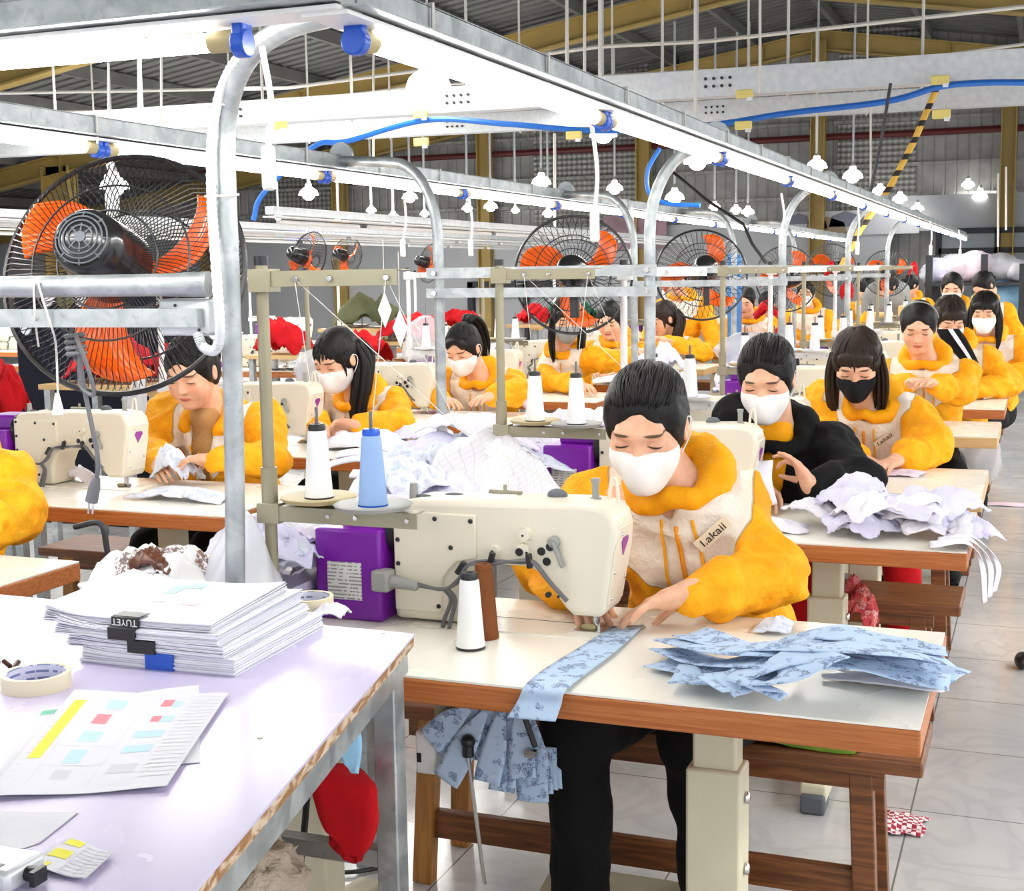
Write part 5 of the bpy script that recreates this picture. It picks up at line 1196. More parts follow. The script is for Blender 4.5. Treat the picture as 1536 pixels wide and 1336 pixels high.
t3, fl, u, v = bundle('third paper bundle from the bottom, with plain black clip', (88, 948), (326, 970), (452, 902), ZN+.048, .018, .018, .015, seed=3)
clip(t3, fl, u, v, .42, ZN+.048, .016, M['black'])
t4, fl, u, v = bundle('topmost paper bundle with curled edge and lettered black clip', (70, 928), (318, 950), (430, 890), ZN+.067, .012, .02, .03, seed=4)
c, R = clip(t4, fl, u, v, .50, ZN+.067, .014, M['black'])
tc = bpy.data.curves.new('lettering', 'FONT'); tc.body = 'TUYET'; tc.size = .016; tc.extrude = .0003; tc.align_x = 'CENTER'; tc.align_y = 'CENTER'
tmp = bpy.data.objects.new('tmp', tc); COL.objects.link(tmp); lm = bpy.data.meshes.new_from_object(tmp.evaluated_get(bpy.context.evaluated_depsgraph_get())); bpy.data.objects.remove(tmp); lm.materials.append(M['white'])
IM = [pm('ink_mint', S(176, 226, 206), .7), pm('ink_rose', S(246, 196, 208), .7)]
for m_, a0, a1, c0_, c1_ in ((0, .38, .46, .62, .82), (0, .45, .55, .78, .92), (1, .42, .50, .40, .46), (1, .62, .72, .38, .46)):
    MB().grid(lambda x, y: fl+u*(a0+(a1-a0)*x)+v*(c0_+(c1_-c0_)*y)+V([0, 0, .0128+.03*max(0, a0+(a1-a0)*x-.55)**2*1.3*(.4+c0_+(c1_-c0_)*y)]), 4, 4).build('print_mark', IM[m_], t4)
lo_ = bpy.data.objects.new('clip_lettering', lm); COL.objects.link(lo_); reg(lo_, t4); cc = c+V([0, 0, .008])-R[:, 1]*.0075-_inv(t4)
lo_.matrix_local = Matrix([[-R[k, 0], -R[k, 2], -R[k, 1], cc[k]] for k in range(3)]+[[0, 0, 0, 1]])
# printed sheets: the marks are inks on the sheet itself
INK = [M['paper'], pm('ink_yellow', S(244, 236, 70), .7), pm('ink_red', S(240, 140, 150), .7), pm('ink_blue', S(196, 228, 242), .7), pm('ink_grey', S(216, 218, 226), .7), pm('ink_green', S(120, 190, 165), .7)]
def sheet(label, q, z, marks, lift=.0, seed=0, group='loose printed sheets'):
    P = [Wz(x, y, z) for x, y in q]; rg = np.random.RandomState(seed)
    def at(a, c, h=0.):
        p = P[0]*(1-a)*(1-c)+P[1]*a*(1-c)+P[2]*a*c+P[3]*(1-a)*c; return p+V([0, 0, h+lift*(a-.5)**2*2+.0015*math.sin(a*7+seed)])
    b = MB(); b.grid(lambda a, c: at(a, c), 14, 10); b.grid(lambda a, c: at(a, c, -.0007), 14, 10)
    for m, a0, a1, c0, c1 in marks: b.mat(m).grid(lambda a, c: at(a0+(a1-a0)*a, c0+(c1-c0)*c, .0004), 4, 4)
    o = b.build('printed_sheet', INK, smooth=60); tag(o, label, 'paper', group); return o
lines = [(4, .10+.0*k, .95, .06+.045*k, .063+.045*k) for k in range(20)]
sheet('loose sheet under the form with its folded top left corner', ((62, 1062), (298, 1026), (300, 1142), (-20, 1178)), ZN+.002, [(5, .02, .22, .05, .12)]+lines[:6], .0, 3)
sheet('printed form with a yellow highlighted band, top sheet beside the masking tape', ((112, 1036), (343, 1041), (250, 1181), (-22, 1196)), ZN+.0045,
      [(1, .06, .135, .12, .70)]+[(2, .27, .36, .26, .36), (2, .62, .69, .08, .16), (2, .62, .68, .27, .33), (3, .69, .75, .10, .17), (3, .68, .76, .27, .34), (3, .28, .40, .10, .20), (3, .27, .39, .44, .54), (3, .28, .38, .62, .74), (3, .58, .76, .43, .50), (3, .58, .75, .58, .65), (4, .28, .38, .80, .88), (4, .58, .74, .76, .84)]+
      [(4, .52, .523, .05, .95), (4, .17, .173, .05, .95)]+[(4, .18, .52, .22+.18*k, .223+.18*k) for k in range(4)]+[(4, .79, .98, .05+.04*k, .056+.04*k) for k in range(22)]+[(4, .03, .06, .1+.05*k, .106+.05*k) for k in range(16)], .002, 1)
sheet('pale sheet with faint lines at the lower left of the packing table', ((-60, 1220), (118, 1216), (60, 1262), (-60, 1300)), ZN+.0025, lines[2:12], 0, 5)
sheet('small table sheet with yellow cells at the lower left of the packing table', ((100, 1256), (172, 1278), (128, 1318), (40, 1298)), ZN+.005, [(1, .1, .42, .02, .2), (1, .08, .42, .36, .62), (1, .06, .3, .8, .96)]+[(4, .5, .98, .08+.11*k, .10+.11*k) for k in range(9)]+[(4, .5, .51, .05, .95), (4, .75, .76, .05, .95)], 0, 6)
# tape rolls
M['tape'] = pm('masking_tape', S(232, 222, 190), .55); M['core'] = lettering('tape_core', S(220, 222, 236), S(70, 84, 150), 60, .3, 90, .35)
def tape(label, px, py, r):
    p = Wz(px, py, ZN); t = thing('tape_roll', label, 'tape', p, None)
    MB().lathe([(r*.86, 0), (r, 0), (r, .024), (r*.86, .024), (r*.86, 0)], p, n=40).build('tape_winding', M['tape'], t)
    b = MB(); b.lathe([(r*.81, .0005), (r*.865, .0005), (r*.865, .0235), (r*.81, .0235), (r*.81, .0005)], p, n=40); b.build('core', M['core'], t)
tape('masking tape roll lying beside the printed form at left', 55, 1030, .052); tape('masking tape roll behind the paper bundles near the purple motor box', 464, 912, .046)
b = MB(); p = Wz(4, 1000, ZN+.012)
for k in range(26): a = k*.9; b.tube([p+V([.018*math.cos(a)+.004*math.cos(7*a), .018*math.sin(a), .006*math.sin(3*a)]), p+V([.026*math.cos(a+.4), .026*math.sin(a+.4), .010*math.sin(3*a+1)])], .004, 6)
tag(b.build('hair_scrunchie', pm('brown_satin', S(70, 36, 24), .25)), 'dark brown scrunchie at the left edge of the packing table', 'scrunchie')
p = Wz(22, 1322, ZN); t = thing('stapler', 'pale grey stapler at the bottom left corner with a black knob', 'stapler', p)
MB().box(p+V([-.10, -.03, .0]), p+V([.018, .03, .024])).build('body', M['rail'], t, bevel=.006); MB().box(p+V([-.09, -.0305, .024]), p+V([.0, -.012, .0245])).build('slot', M['black'], t)
b = MB(); b.cyl(p+V([.018, .0, .012]), p+V([.034, .0, .012]), .008, n=12); b.box(p+V([.03, -.012, .004]), p+V([.036, .008, .02])); b.build('knob', M['black'], t)
b = MB()
def crumple(name, label, c, sz, h, mat, seed, group=None, cat='cloth', rz=0., n=18, amp=.35, floor=None, fold=5., solid=.003, k=None):
    rg = np.random.RandomState(seed); off = rg.rand(3)*20; c = V(c, float); cr, sr = math.cos(rz), math.sin(rz); b = MB()
    def fn(u, v):
        a, d = u-.5, v-.5; q = V([a*2.2, d*2.2, 0])+off; w = fbm(V([q, q+7.3, q+13.1])*.9, 2)
        x = sz[0]*(a*(1-.12*abs(d))+amp*.35*w[0]); y = sz[1]*(d*(1-.12*abs(a))+amp*.35*w[1]); r2 = (2*a)**2+(2*d)**2
        fo = abs(vnoise(V([a*fold+off[1], d*fold*1.6+off[0], off[2]]))); f2 = vnoise(V([a*fold*3+off[2], d*fold*2, off[0]]))
        z = h*(max(0, 1-r2*.62)*.75+.55*(w[2]*.5+.3)*(1-.3*r2)+.42*(.4-fo)*(1.2-.5*min(r2, 2))+.12*f2); z = max(z, .002)
        return c+V([x*cr-y*sr, x*sr+y*cr, z])
    b.grid(fn, n, n); o = b.build(name, mat if not isinstance(mat, str) else M[mat], smooth=180, solid=solid); tag(o, label, cat, group, k); return o
def heap(name, label, c, ext, top, n, sz, mats, seed, group, hh=.05, cat='cloth', pw=1.):
    """separate crumpled pieces, one object each, piled over an oval"""
    rg = np.random.RandomState(seed)
    for i in range(n):
        r = math.sqrt(rg.rand())*.95; a = rg.rand()*2*PI; x, y = r*math.cos(a), r*math.sin(a)
        z = top*max(0, 1-r**2)**pw*(.25+.75*i/n); m = mats[rg.randint(len(mats))]
        crumple(name, label, V(c)+V([x*ext[0], y*ext[1], z]), (sz*(.8+.5*rg.rand()), sz*(.6+.4*rg.rand())), hh*(.7+.6*rg.rand()), m, seed*100+i, group, cat, rg.rand()*PI)
def ribbon(name, label, left, right, mat, group=None, cat='cloth strip', n=8, wave=0., seed=0, z=None, solid=.0022):
    """a strip of cloth between two edge paths (world points)"""
    L, R = spline(left, n), spline(right, n); b = MB(); m = len(L)-1; rg = np.random.RandomState(seed); o = rg.rand()*9
    def fn(u, v):
        i = min(int(v*m), m-1) if v < 1 else m-1; f = v*m-i; p = (L[i]*(1-f)+L[i+1]*f)*(1-u)+(R[i]*(1-f)+R[i+1]*f)*u
        return p+V([0, 0, wave*(math.sin(v*7+o)+.6*math.sin(u*3+v*4+o)+.5*vnoise(V([v*6+o, u*2, o])))])
    b.grid(fn, 6, m); ob = b.build(name, M[mat], smooth=180, solid=solid); tag(ob, label, cat, group); return ob
Z1 = TT+.004
ribbon('printed_strip', 'blue printed strip under the needle, hanging over the front edge of the first table',
       [Wz(918, 940, Z1), Wz(868, 972, Z1+.004), Wz(815, 1005, Z1+.003), Wz(788, 1028, Z1+.003), Wy(776, 1052, 2.128), Wy(761, 1076, 2.11)], [Wz(966, 937, Z1), Wz(925, 975, Z1+.004), Wz(872, 1015, Z1+.003), Wz(848, 1036, Z1+.003), Wy(842, 1056, 2.128), Wy(833, 1082, 2.11)], 'print')
def strip(path, w, z, seed, label, grp='blue printed strips on the front table'):
    pts = [Wz(x, y, TT+z+(zz if len(pp) else 0)) for (x, y, *pp) in path for zz in [pp[0] if pp else 0]]; P = spline(pts, 6); Lf, Rt = [], []
    for i, p in enumerate(P):
        d = P[min(i+1, len(P)-1)]-P[max(i-1, 0)]; d[2] = 0; d /= np.linalg.norm(d); s = V([-d[1], d[0], 0])*w/2; Lf.append(p+s); Rt.append(p-s)
    return ribbon('printed_strip', label, Lf, Rt, 'print', grp, n=1, wave=.006, seed=seed)
sl = 'loose blue printed strip in the crossing pile at the right of the front table'
strip([(985, 990), (1080, 1000, .01), (1200, 985, .03), (1330, 985, .02), (1440, 1012, .012)], .085, .012, 1, sl); strip([(1000, 968), (1075, 990, .01), (1180, 1000, .03), (1300, 1000, .02), (1425, 1018, .01)], .08, .022, 2, sl)
strip([(1010, 955), (1080, 975, .02), (1190, 975, .04), (1300, 960, .035), (1395, 968, .012)], .085, .03, 3, sl); strip([(1035, 950), (1110, 965, .02), (1200, 968, .045), (1300, 978, .04), (1415, 990, .015)], .08, .04, 4, sl)
strip([(1010, 1015), (1060, 1010, .01), (1120, 995, .02), (1200, 985, .035)], .09, .018, 5, sl); strip([(1060, 1030), (1100, 1015, .01), (1150, 1000, .03), (1230, 985, .05)], .09, .03, 6, sl)
strip([(1128, 1040, .004), (1150, 1020, .02), (1175, 1000, .045), (1240, 980, .055)], .115, .03, 7, 'blue printed strip end with a flower, nearest the front edge of the pile'); strip([(1085, 1035, .0), (1115, 1015, .02), (1150, 1000, .03), (1200, 985, .04)], .10, .024, 8, sl)
strip([(1180, 960, .0), (1250, 950, .03), (1330, 958, .03), (1420, 980, .01)], .08, .05, 9, sl)
crumple('cloth_scrap', 'flat white offcut near the right corner of the front table', Wz(1335, 1022, TT+.004), (.20, .06), .008, 'clothwhite', 5, rz=-.1); crumple('cloth_scrap', 'small pale blue offcut behind the printed strips', Wz(1165, 942, TT+.004), (.07, .09), .02, 'printpale', 6)
# scissors-like thread clipper beside the strip
b = MB(); p = Wz(955, 940, TT+.006); b.ell(p, (.02, .006, .003), rotm('Z', .3)); tag(b.build('thread_clipper', M['olive']), 'small metal clipper at the end of the strip by the fingers', 'clipper')
# heaps along the middle table
heap('baby_garment', 'pale printed baby garment in the heap left of the purple motor box', (-1.53, 2.50, ZM), (.09, .26), .10, 18, .16, ['printpale', 'clothwhite', 'printpale', 'clothlav'], 11, 'baby garments behind the nearest post', .06)
crumple('check_cloth', 'black and white checked cloth on the baby garment heap', (-1.52, 2.78, ZM+.09), (.16, .12), .03, 'bwcheck', 12)
heap('white_piece', 'white cut piece in the mid heap behind the front machine', (-1.62, 3.75, ZM), (.17, .6), .17, 24, .26, ['clothwhite', 'clothlav', 'clothwhite', 'printpale'], 13, 'white cut pieces in the middle heap', .07)
crumple('denim_piece', 'blue cotton piece in the mid heap behind the front machine', Wy(640, 705, 3.9), (.18, .12), .05, 'clothblue', 14); crumple('denim_piece', 'blue cotton piece showing low in the white heap', Wy(580, 735, 3.6), (.12, .08), .03, 'clothblue', 15)
for k, (x, y, Y, a) in enumerate(((560, 700, 3.8, .5), (585, 688, 3.9, .4), (610, 715, 3.7, .6))):
    p = Wy(x, y, Y); b = MB(); b.grid(lambda u, v: p+V([(u-.5)*.34*math.cos(a)-(v-.5)*.05, (u-.5)*.34*math.sin(a)+(v-.5)*.12, .02*math.sin(u*5+k)+.03*u]), 14, 6); tag(b.build('folded_strip', M['clothwhite'], smooth=180, solid=.008), 'folded white strip sticking out of the mid heap', 'cloth strip', 'folded white strips')
heap('white_piece', 'white cut piece in the heap right of the big paper sheet', (-1.62, 4.75, ZM), (.14, .4), .14, 10, .25, ['clothwhite'], 17, 'white cut pieces in the rear heap', .07)
# big translucent pattern sheet / bag leaning on the heap
def bag(name, label, c, r, seed, mat='poly', R=None, amp=.18, cat='plastic bag', n=26, m=18, group=None):
    b = MB(); c = V(c, float); rg = np.random.RandomState(seed); o = rg.rand(3)*20; prof = []
    R = np.eye(3) if R is None else R; vs = []
    def fn(u, v):
        th, ph = u*2*PI, (v-.5)*PI; d = V([math.cos(th)*math.cos(ph), math.sin(th)*math.cos(ph), math.sin(ph)]); w = 1+amp*(fbm(d*1.6+o, 2)+.35*abs(vnoise(d*5+o)))
        return c+R@(d*V(r)*w)
    b.grid(fn, n, m); o_ = b.build(name, M[mat], smooth=180); tag(o_, label, cat, group); return o_
p = [Wy(640, 700, 3.45), Wy(742, 640, 3.75), Wy(842, 722, 3.45), Wy(735, 772, 3.2)]
def gridpaper():
    n = NT('tracing_paper_grid'); x, y, z = n.sep(n.obj()); q = n.scl((40, 40, 40)); a, c, d = n.sep(q); l = n.math('MINIMUM', n.math('FRACT', n.math('ADD', a, d)), n.math('FRACT', n.math('SUBTRACT', a, d)))
    n.col(n.mix(n.math('MULTIPLY', n.math('LESS_THAN', l, .10), .5), S(236, 234, 240), S(196, 196, 200))).set(Roughness=.5, Alpha=.86); return n.m
b = MB(); b.grid(lambda u, v: p[0]*(1-u)*(1-v)+p[1]*u*(1-v)+p[2]*u*v+p[3]*(1-u)*v+V([0, -.02*math.sin(u*5+v*4), .03*vnoise(V([u*4, v*4, 2]))]), 16, 16); tag(b.build('pattern_sheet', gridpaper(), smooth=180, solid=.002), 'large translucent gridded sheet draped over the mid heap', 'pattern sheet')
b = MB(); c0 = [Wy(365, 760, 2.26), Wy(298, 888, 2.26), Wy(420, 892, 2.26)]
def cone_bag(u, v):
    a = u*2*PI; base = (c0[1]+c0[2])/2; r = (c0[2]-c0[1])/2*v**.7*.95; q = c0[0]*(1-v)+base*v; return q+r*math.cos(a)*(1+.08*math.sin(a*5+v*4))+V([0, .10*v, 0])*math.sin(a)*(1+.1*math.sin(7*a))
b.grid(cone_bag, 40, 14); tag(b.build('poly_bag', M['polymilk'], smooth=180), 'milky plastic bag gathered behind the nearest post', 'plastic bag')
crumple('printed_cloth', 'white cloth with dark brown print behind the paper bundles', Wz(225, 893, ZN)+V([0, .05, .004]), (.30, .14), .075, 'brownprint', 21, n=26, fold=7)
crumple('brown_cloth', 'small crumpled brown satin piece on the white printed cloth', Wz(215, 862, ZN+.05)+V([0, .04, .0]), (.09, .06), .04, pm('brown_satin_cloth', S(92, 52, 34), .3, var=.3, vs=30), 22, fold=9)
crumple('cloth_scrap', 'white scrap beside the far tape roll', Wz(498, 922, ZN), (.06, .05), .02, 'clothwhite', 23)
# the second table
crumple('white_strip', 'flat white cotton piece left of the heap on the second table', (-.70, 3.72, TT), (.26, .12), .03, 'clothwhite', 35)
heap('white_strip', 'white cotton piece in the heap on the table of the black coat woman', (-.37, 3.80, TT), (.25, .11), .11, 22, .17, ['clothlav', 'clothwhite', 'clothlav'], 31, 'white pieces on the second table', .055)
for k, x in enumerate((1468, 1480, 1492)):
    ribbon('white_tape', 'white tape end hanging off the right end of the second table', [Wz(1395+k*12, 812-k*6, TT+.02), Wz(1448+k*5, 808-k*5, TT+.025), Wy(x, 845, 3.66+.03*k), Wy(x+6-5*k, 905-k*8, 3.66+.03*k)], [Wz(1395+k*12, 822-k*6, TT+.02), Wz(1450+k*5, 816-k*5, TT+.022), Wy(x+8, 845, 3.67+.03*k), Wy(x+13-5*k, 902-k*8, 3.67+.03*k)], 'clothwhite', 'white tape ends', seed=k)
crumple('pink_piece', 'pale pink folded piece under the hand at the third table', Wz(1340, 712, TT), (.20, .10), .02, 'clothpink', 33)
ribbon('white_strip', 'white strip held up by the black coat woman', [Wy(1128, 692, 3.96), Wy(1135, 720, 3.92), Wy(1150, 760, 3.9)], [Wy(1160, 690, 3.98), Wy(1158, 720, 3.94), Wy(1166, 755, 3.92)], 'clothwhite')
b = MB(); p = Wy(1102, 672, 4.0); R = rotm('Y', .2); b.obox(p, (.07, .002, .05), R); tag(b.build('paper_tag', pm('tan_paper_tag', S(238, 196, 160), .7)), 'tan paper tag on top of the second machine', 'tag')
# pieces on the other tables
crumple('garment_piece', 'pale printed piece in the hands of the tan sweater woman', Wy(268, 708, 3.96)+V([0, 0, -.03]), (.16, .12), .10, 'printpale', 41, n=22, fold=7); crumple('garment_piece', 'pale blue printed piece flat on the table behind the nearest post', Wz(275, 748, TT), (.34, .14), .04, 'printpale', 42, n=22)
for k, (x, y, a, c, m, lb) in enumerate(((118, 722, .16, .07, 'clothwhite', 'white scraps beside the left machine base'), (560, 672, .40, .22, 'clothwhite', 'white piece spread on the table of the long haired woman'), (630, 668, .28, .2, 'clothlav', 'white piece at the right end of the table of the long haired woman'), (505, 664, .2, .16, 'clothwhite', 'white piece under the hand of the long haired woman'),
      (712, 604, .34, .22, 'printpale', 'printed piece before the ponytail woman'), (770, 612, .3, .22, 'clothpink', 'pinkish printed piece right of the ponytail woman'), (930, 575, .4, .3, 'clothwhite', 'white piece beside the grey mask woman'), (1415, 598, .30, .22, 'clothblue', 'pale blue piece on the table of the hairband woman'), (1455, 597, .26, .2, 'printpale', 'white and blue piece at the table end past the hairband woman'),
      (1312, 578, .2, .2, 'clothwhite', 'white sheet under the hands of the hairband woman'), (1470, 572, .36, .3, 'printpale', 'printed garment piece on the table of the striped scarf woman'), (1480, 564, .2, .2, 'clothwhite', 'white garment piece on the table end before the last woman'))):
    crumple('garment_piece', lb, Wz(x, y, TT), (a, c), .05+.02*(k % 3), m, 50+k, n=18)
heap('white_piece', 'white piece in the tall heap beside the second post', Wz(985, 585, .78), (.14, .22), .12, 6, .24, ['clothwhite'], 71, 'white pieces by the second post', .12)
heap('white_bundle', 'white bundle in the big heap left of the black coat woman', (-1.42, 7.05, ZM-.06), (.16, .3), .26, 8, .30, ['clothwhite', 'clothlav'], 72, 'white bundles on the middle table', .13)
bag('poly_bag', 'clear plastic bag slumped on the big white heap', (-1.42, 7.1, 1.06), (.17, .16, .09), 4, 'poly')
# under the tables
for k in range(11):
    a = -.95+k*.12; p = Wy(752, 1066, 2.42); L = .11+.02*(k % 4); d = V([math.sin(a)*.8, -.15+.04*(k % 3), -math.cos(a)]); d /= np.linalg.norm(d); s = np.cross(d, (0, 1, 0))*.026; q = p+V([.012*k-.07, .015*(k % 3), 0])
    ribbon('printed_strip', 'printed strip in the bunch hanging under the front table', [q-s*.3, q+d*L*.5-s, q+d*L-s*1.1], [q+s*.3, q+d*L*.5+s, q+d*L+s*1.1], 'print', 'printed strips under the front table', wave=.003, seed=k)
for k in range(4):
    q = Wy(800+k*7, 1120, 2.45+.012*k); ribbon('printed_strip', 'printed strip in the bunch hanging under the front table', [q+V([-.035, 0, 0]), q+V([-.04, 0, -.06]), q+V([-.035, -.0, -.115+.01*k])], [q+V([.03, 0, 0]), q+V([.03, 0, -.06]), q+V([.032, 0, -.11+.01*k])], 'print', 'printed strips under the front table', wave=.004, seed=20+k)
t = thing('control_box', 'white control unit under the left end of the front table', 'control box', Wy(648, 1120, 2.45))
p = Wy(648, 1120, 2.45); MB().box(p+V([-.02, -.04, -.045]), p+V([.025, .04, .045])).build('housing', M['white'], t, bevel=.006); MB().box(p+V([-.016, -.041, -.02]), p+V([-.006, -.04, .0])).build('socket', M['black'], t)
p = Wy(668, 1085, 2.45); b = MB(); b.cyl(p+V([0, 0, -.05]), p+V([0, 0, .06]), .022, n=16); b.cyl(p+V([.03, 0, -.05]), p+V([.03, 0, .03]), .016, n=14); b.bar(p+V([-.05, 0, .07]), p+V([.06, 0, .07]), .05, .02); tag(b.build('pedal_motor', M['olive'], bevel=.003), 'small metal actuator hanging under the front table', 'actuator')
t = thing('knee_lifter', 'black knobbed rod hanging down to the pedal under the front table', 'rod', Wy(702, 1110, 2.4)*V([1, 1, 0]))
MB().tube([Wy(702, 1130, 2.4), Wy(716, 1240, 2.42), Wy(727, 1325, 2.44)], .0042, 8).build('rod', M['steel'], t); b = MB(); p = Wy(702, 1112, 2.4); b.ell(p, (.015, .015, .015)); b.cyl(p, p+V([.0, 0, -.03]), .012, n=12); b.build('knob', M['black'], t)
t = thing('hanging_lever', 'black steel lever behind the end of the hanging strip', 'lever', Wy(805, 1090, 2.4)); MB().tube([Wy(788, 1078, 2.4), Wy(803, 1120, 2.4)], .006, 8).build('arm', M['dark'], t); b = MB(); p = Wy(797, 1130, 2.4); b.cyl(p+V([-.012, 0, 0]), p+V([.012, 0, 0]), .010, n=8); b.build('nut', M['steel'], t)
crumple('green_cushion', 'green cloth cushion on the bench under the front woman', (-.62, 2.98, .452), (.62, .30), .03, 'clothgreen', 81, cat='cushion', amp=.1)
crumple('floral_bundle', 'red floral cloth bundle hanging under the second table', Wy(1285, 918, 3.98)+V([0, 0, -.07]), (.12, .10), .17, 'floral', 82, amp=.2)
bag('hanging_bag', 'clear plastic bag hanging under the fourth table at right', Wz(1468, 690, .55), (.10, .12, .16), 7, 'poly'); crumple('floor_scrap', 'pale pink scrap lying in the aisle at right', Wz(1512, 757, .002), (.3, .12), .012, 'clothpink', 83); crumple('floor_scrap', 'red gingham scrap on the floor tiles at lower right', Wz(1340, 1238, .002), (.17, .14), .025, 'gingham', 84, n=24)
b = MB(); b.ell(Wz(1534, 990, .03), (.03, .05, .03)); tag(b.build('shoe_tip', M['black']), 'black shoe tip at the right edge of the aisle', 'shoe')
ribbon('red_cloth', 'red cloth hanging below the packing table', [Wy(478, 1140, 1.92), Wy(472, 1200, 1.92), Wy(500, 1262, 1.9)], [Wy(512, 1150, YN+.02), Wy(566, 1208, 1.93), Wy(535, 1270, 1.9)], 'clothred', wave=.022, solid=.02, n=12); ribbon('blue_cloth', 'light blue cloth corner hanging below the packing table', [Wy(490, 1092, 1.9), Wy(505, 1125, 1.9), Wy(520, 1150, 1.9)], [Wy(528, 1068, 1.92), Wy(543, 1112, 1.92), Wy(535, 1155, 1.9)], 'clothblue', wave=.006, solid=.012)
o = MB().tube(spline([Wy(470, 1100, 2.2), Wy(462, 1180, 2.2), Wy(455, 1260, 2.2), Wy(445, 1345, 2.2)], 6), .007, 8).build('black_cable', M['black']); tag(o, 'black cable running down the cream leg behind the packing table', 'cable')
o = MB().tube(spline([Wz(410, 1330, .01), Wz(440, 1300, .01), Wz(520, 1308, .01), Wz(600, 1295, .01)], 6), .006, 8).build('floor_cable', M['black']); tag(o, 'black cable lying on the floor behind the packing table leg', 'cable')
# fleece seat at the bottom
t = thing('stool', 'wooden stool with a shaggy fleece seat pad below the packing table', 'stool', (*Wz(282, 1335, .47)[:2], 0)); c = Wz(282, 1335, .47)
fb = Sdf(c-V([.3, .3, .2]), c+V([.3, .3, .2]), .008); fb.put(('e', c+V([0, 0, .0]), (.20, .18, .10), np.eye(3)), .02); fb.wrinkle(.012, 22, .006, 60); vs, F = fb.mesh(); skinmesh('fleece_pad', vs, F, M['fur'], t, (), 1)
MB().lathe([(0, -.09), (.19, -.09), (.195, -.07), (.185, -.055), (0, -.055)], c, n=32).build('seat', M['woodlight'], t)
for k in range(4): a = PI/4+k*PI/2; MB().bar(c+V([.12*math.cos(a), .12*math.sin(a), -.09]), (c[0]+.16*math.cos(a), c[1]+.16*math.sin(a), 0), .035, .035, (1, 0, 0)).build('leg', M['woodlight'], t)
# knotted plug cable and white pull cords on the near bars
b = MB(); Y = YN+.0
b.tube(spline([Wy(108, 488, Y), Wy(104, 520, Y), Wy(118, 545, Y), Wy(122, 580, Y), Wy(141, 590, Y-.01), Wy(128, 540, Y-.02), Wy(112, 500, Y-.02)], 8), .0042, 8)
b.tube(spline([Wy(118, 520, Y-.01), Wy(125, 575, Y), Wy(138, 640, Y), Wy(147, 690, Y), Wy(144, 722, Y)], 8), .0045, 8)
for k in range(4): q = Wy(112+k, 503+k*9, Y); b.tube([q+V([.018*math.cos(a), .014*math.sin(a), .002*math.cos(a)]) for a in np.linspace(0, 2*PI, 15)[:-1]], .0045, 8, closed=True)
t = thing('plug_cable', 'grey cable knotted on the bar with a two pin plug hanging below the big fan', 'cable', Wy(140, 735, Y)); b.build('cable', M['wiregrey'], t)
b = MB(); p, q = Wy(145, 716, Y), Wy(137, 752, Y); b.tube([p, p*.6+q*.4, q], [.007, .0115, .0125], 12); b.build('plug', M['wiregrey'], t); b = MB(); 
for k in (-1, 1): b.cyl(q+V([.005*k, 0, 0]), q+V([.005*k-.004, 0, -.024]), .002, n=8)
b.build('pin', M['steel'], t)
t = thing('light_pull', 'white knotted cord looped over the near bars with a cone shaped pull', 'cord', Wy(87, 605, YN+.02)); b = MB()
b.tube(spline([Wy(52, 420, YN-.055), Wy(51, 445, YN-.05), Wy(53, 475, YN-.05), Wy(55, 500, YN+.02), Wy(58, 520, YN+.02)], 6), .0022, 6); b.tube(spline([Wy(55, 415, YN-.055), Wy(66, 455, YN-.05), Wy(78, 492, YN-.04), Wy(84, 520, YN), Wy(87, 590, YN+.02)], 6), .0022, 6); b.build('cord', M['wirewhite'], t)
b = MB(); p = Wy(87, 612, YN+.02); b.lathe([(0, .03), (.004, .03), (.010, .0), (.012, -.012), (0, -.012)], p, n=14); b.build('pull', M['white'], t)
b = MB(); b.tube(spline([Wy(112, 790, 2.9), Wy(150, 785, 2.9), Wy(160, 820, 2.9), Wy(163, 845, 2.9)], 6), .008, 8); tag(b.build('hanging_bracket', M['dark']), 'bent dark rod under the left sewing table', 'bracket')
# ------------------------------------------------------------------ the rest of the hall
NX3, NX4 = -5.3, -7.6
for k, (x, fy) in enumerate([(NX3-.3, 9.0), (NX3, 10.6), (NX3, 12.2), (NX4, 7.6), (NX4, 9.2), (NX4, 11.0), (NX4, 12.8), (-9.8, 11.0), (-9.8, 13.0)]):
    w_ = ['third', 'third', 'third', 'fourth', 'fourth', 'fourth', 'fourth', 'fifth', 'fifth'][k]; r = [1, 2, 3, 1, 2, 3, 4, 1, 2][k]
    dup(T1, (x, fy+.405, 0), f'far sewing table in the {w_} row from the aisle, number {r} counted from the front'); dup(M1, (x, fy+.405, TT), f'far sewing machine in the {w_} row from the aisle, number {r} counted from the front'); dup(SW, (x-.55, fy+.16, TT), f'far thread stand in the {w_} row from the aisle, number {r} counted from the front')
def onz(px, py, z=TT): return Wz(px, py, z)
def under(x, y, z, w, lb):
    t = thing('side_table', 'small rear table carrying the '+lb, 'table', (x, y, 0)); w = w*.6
    MB().box((x-w, y-w*.8, z-.03), (x+w, y+w*.8, z-.002)).build('table_top', M['edge2'], t)
    for sx in (-1, 1):
        for sy in (-1, 1): MB().box((x+sx*(w-.04)-.02, y+sy*(w*.8-.04)-.02, 0), (x+sx*(w-.04)+.02, y+sy*(w*.8-.04)+.02, z-.03)).build('leg', M['galv'], t)
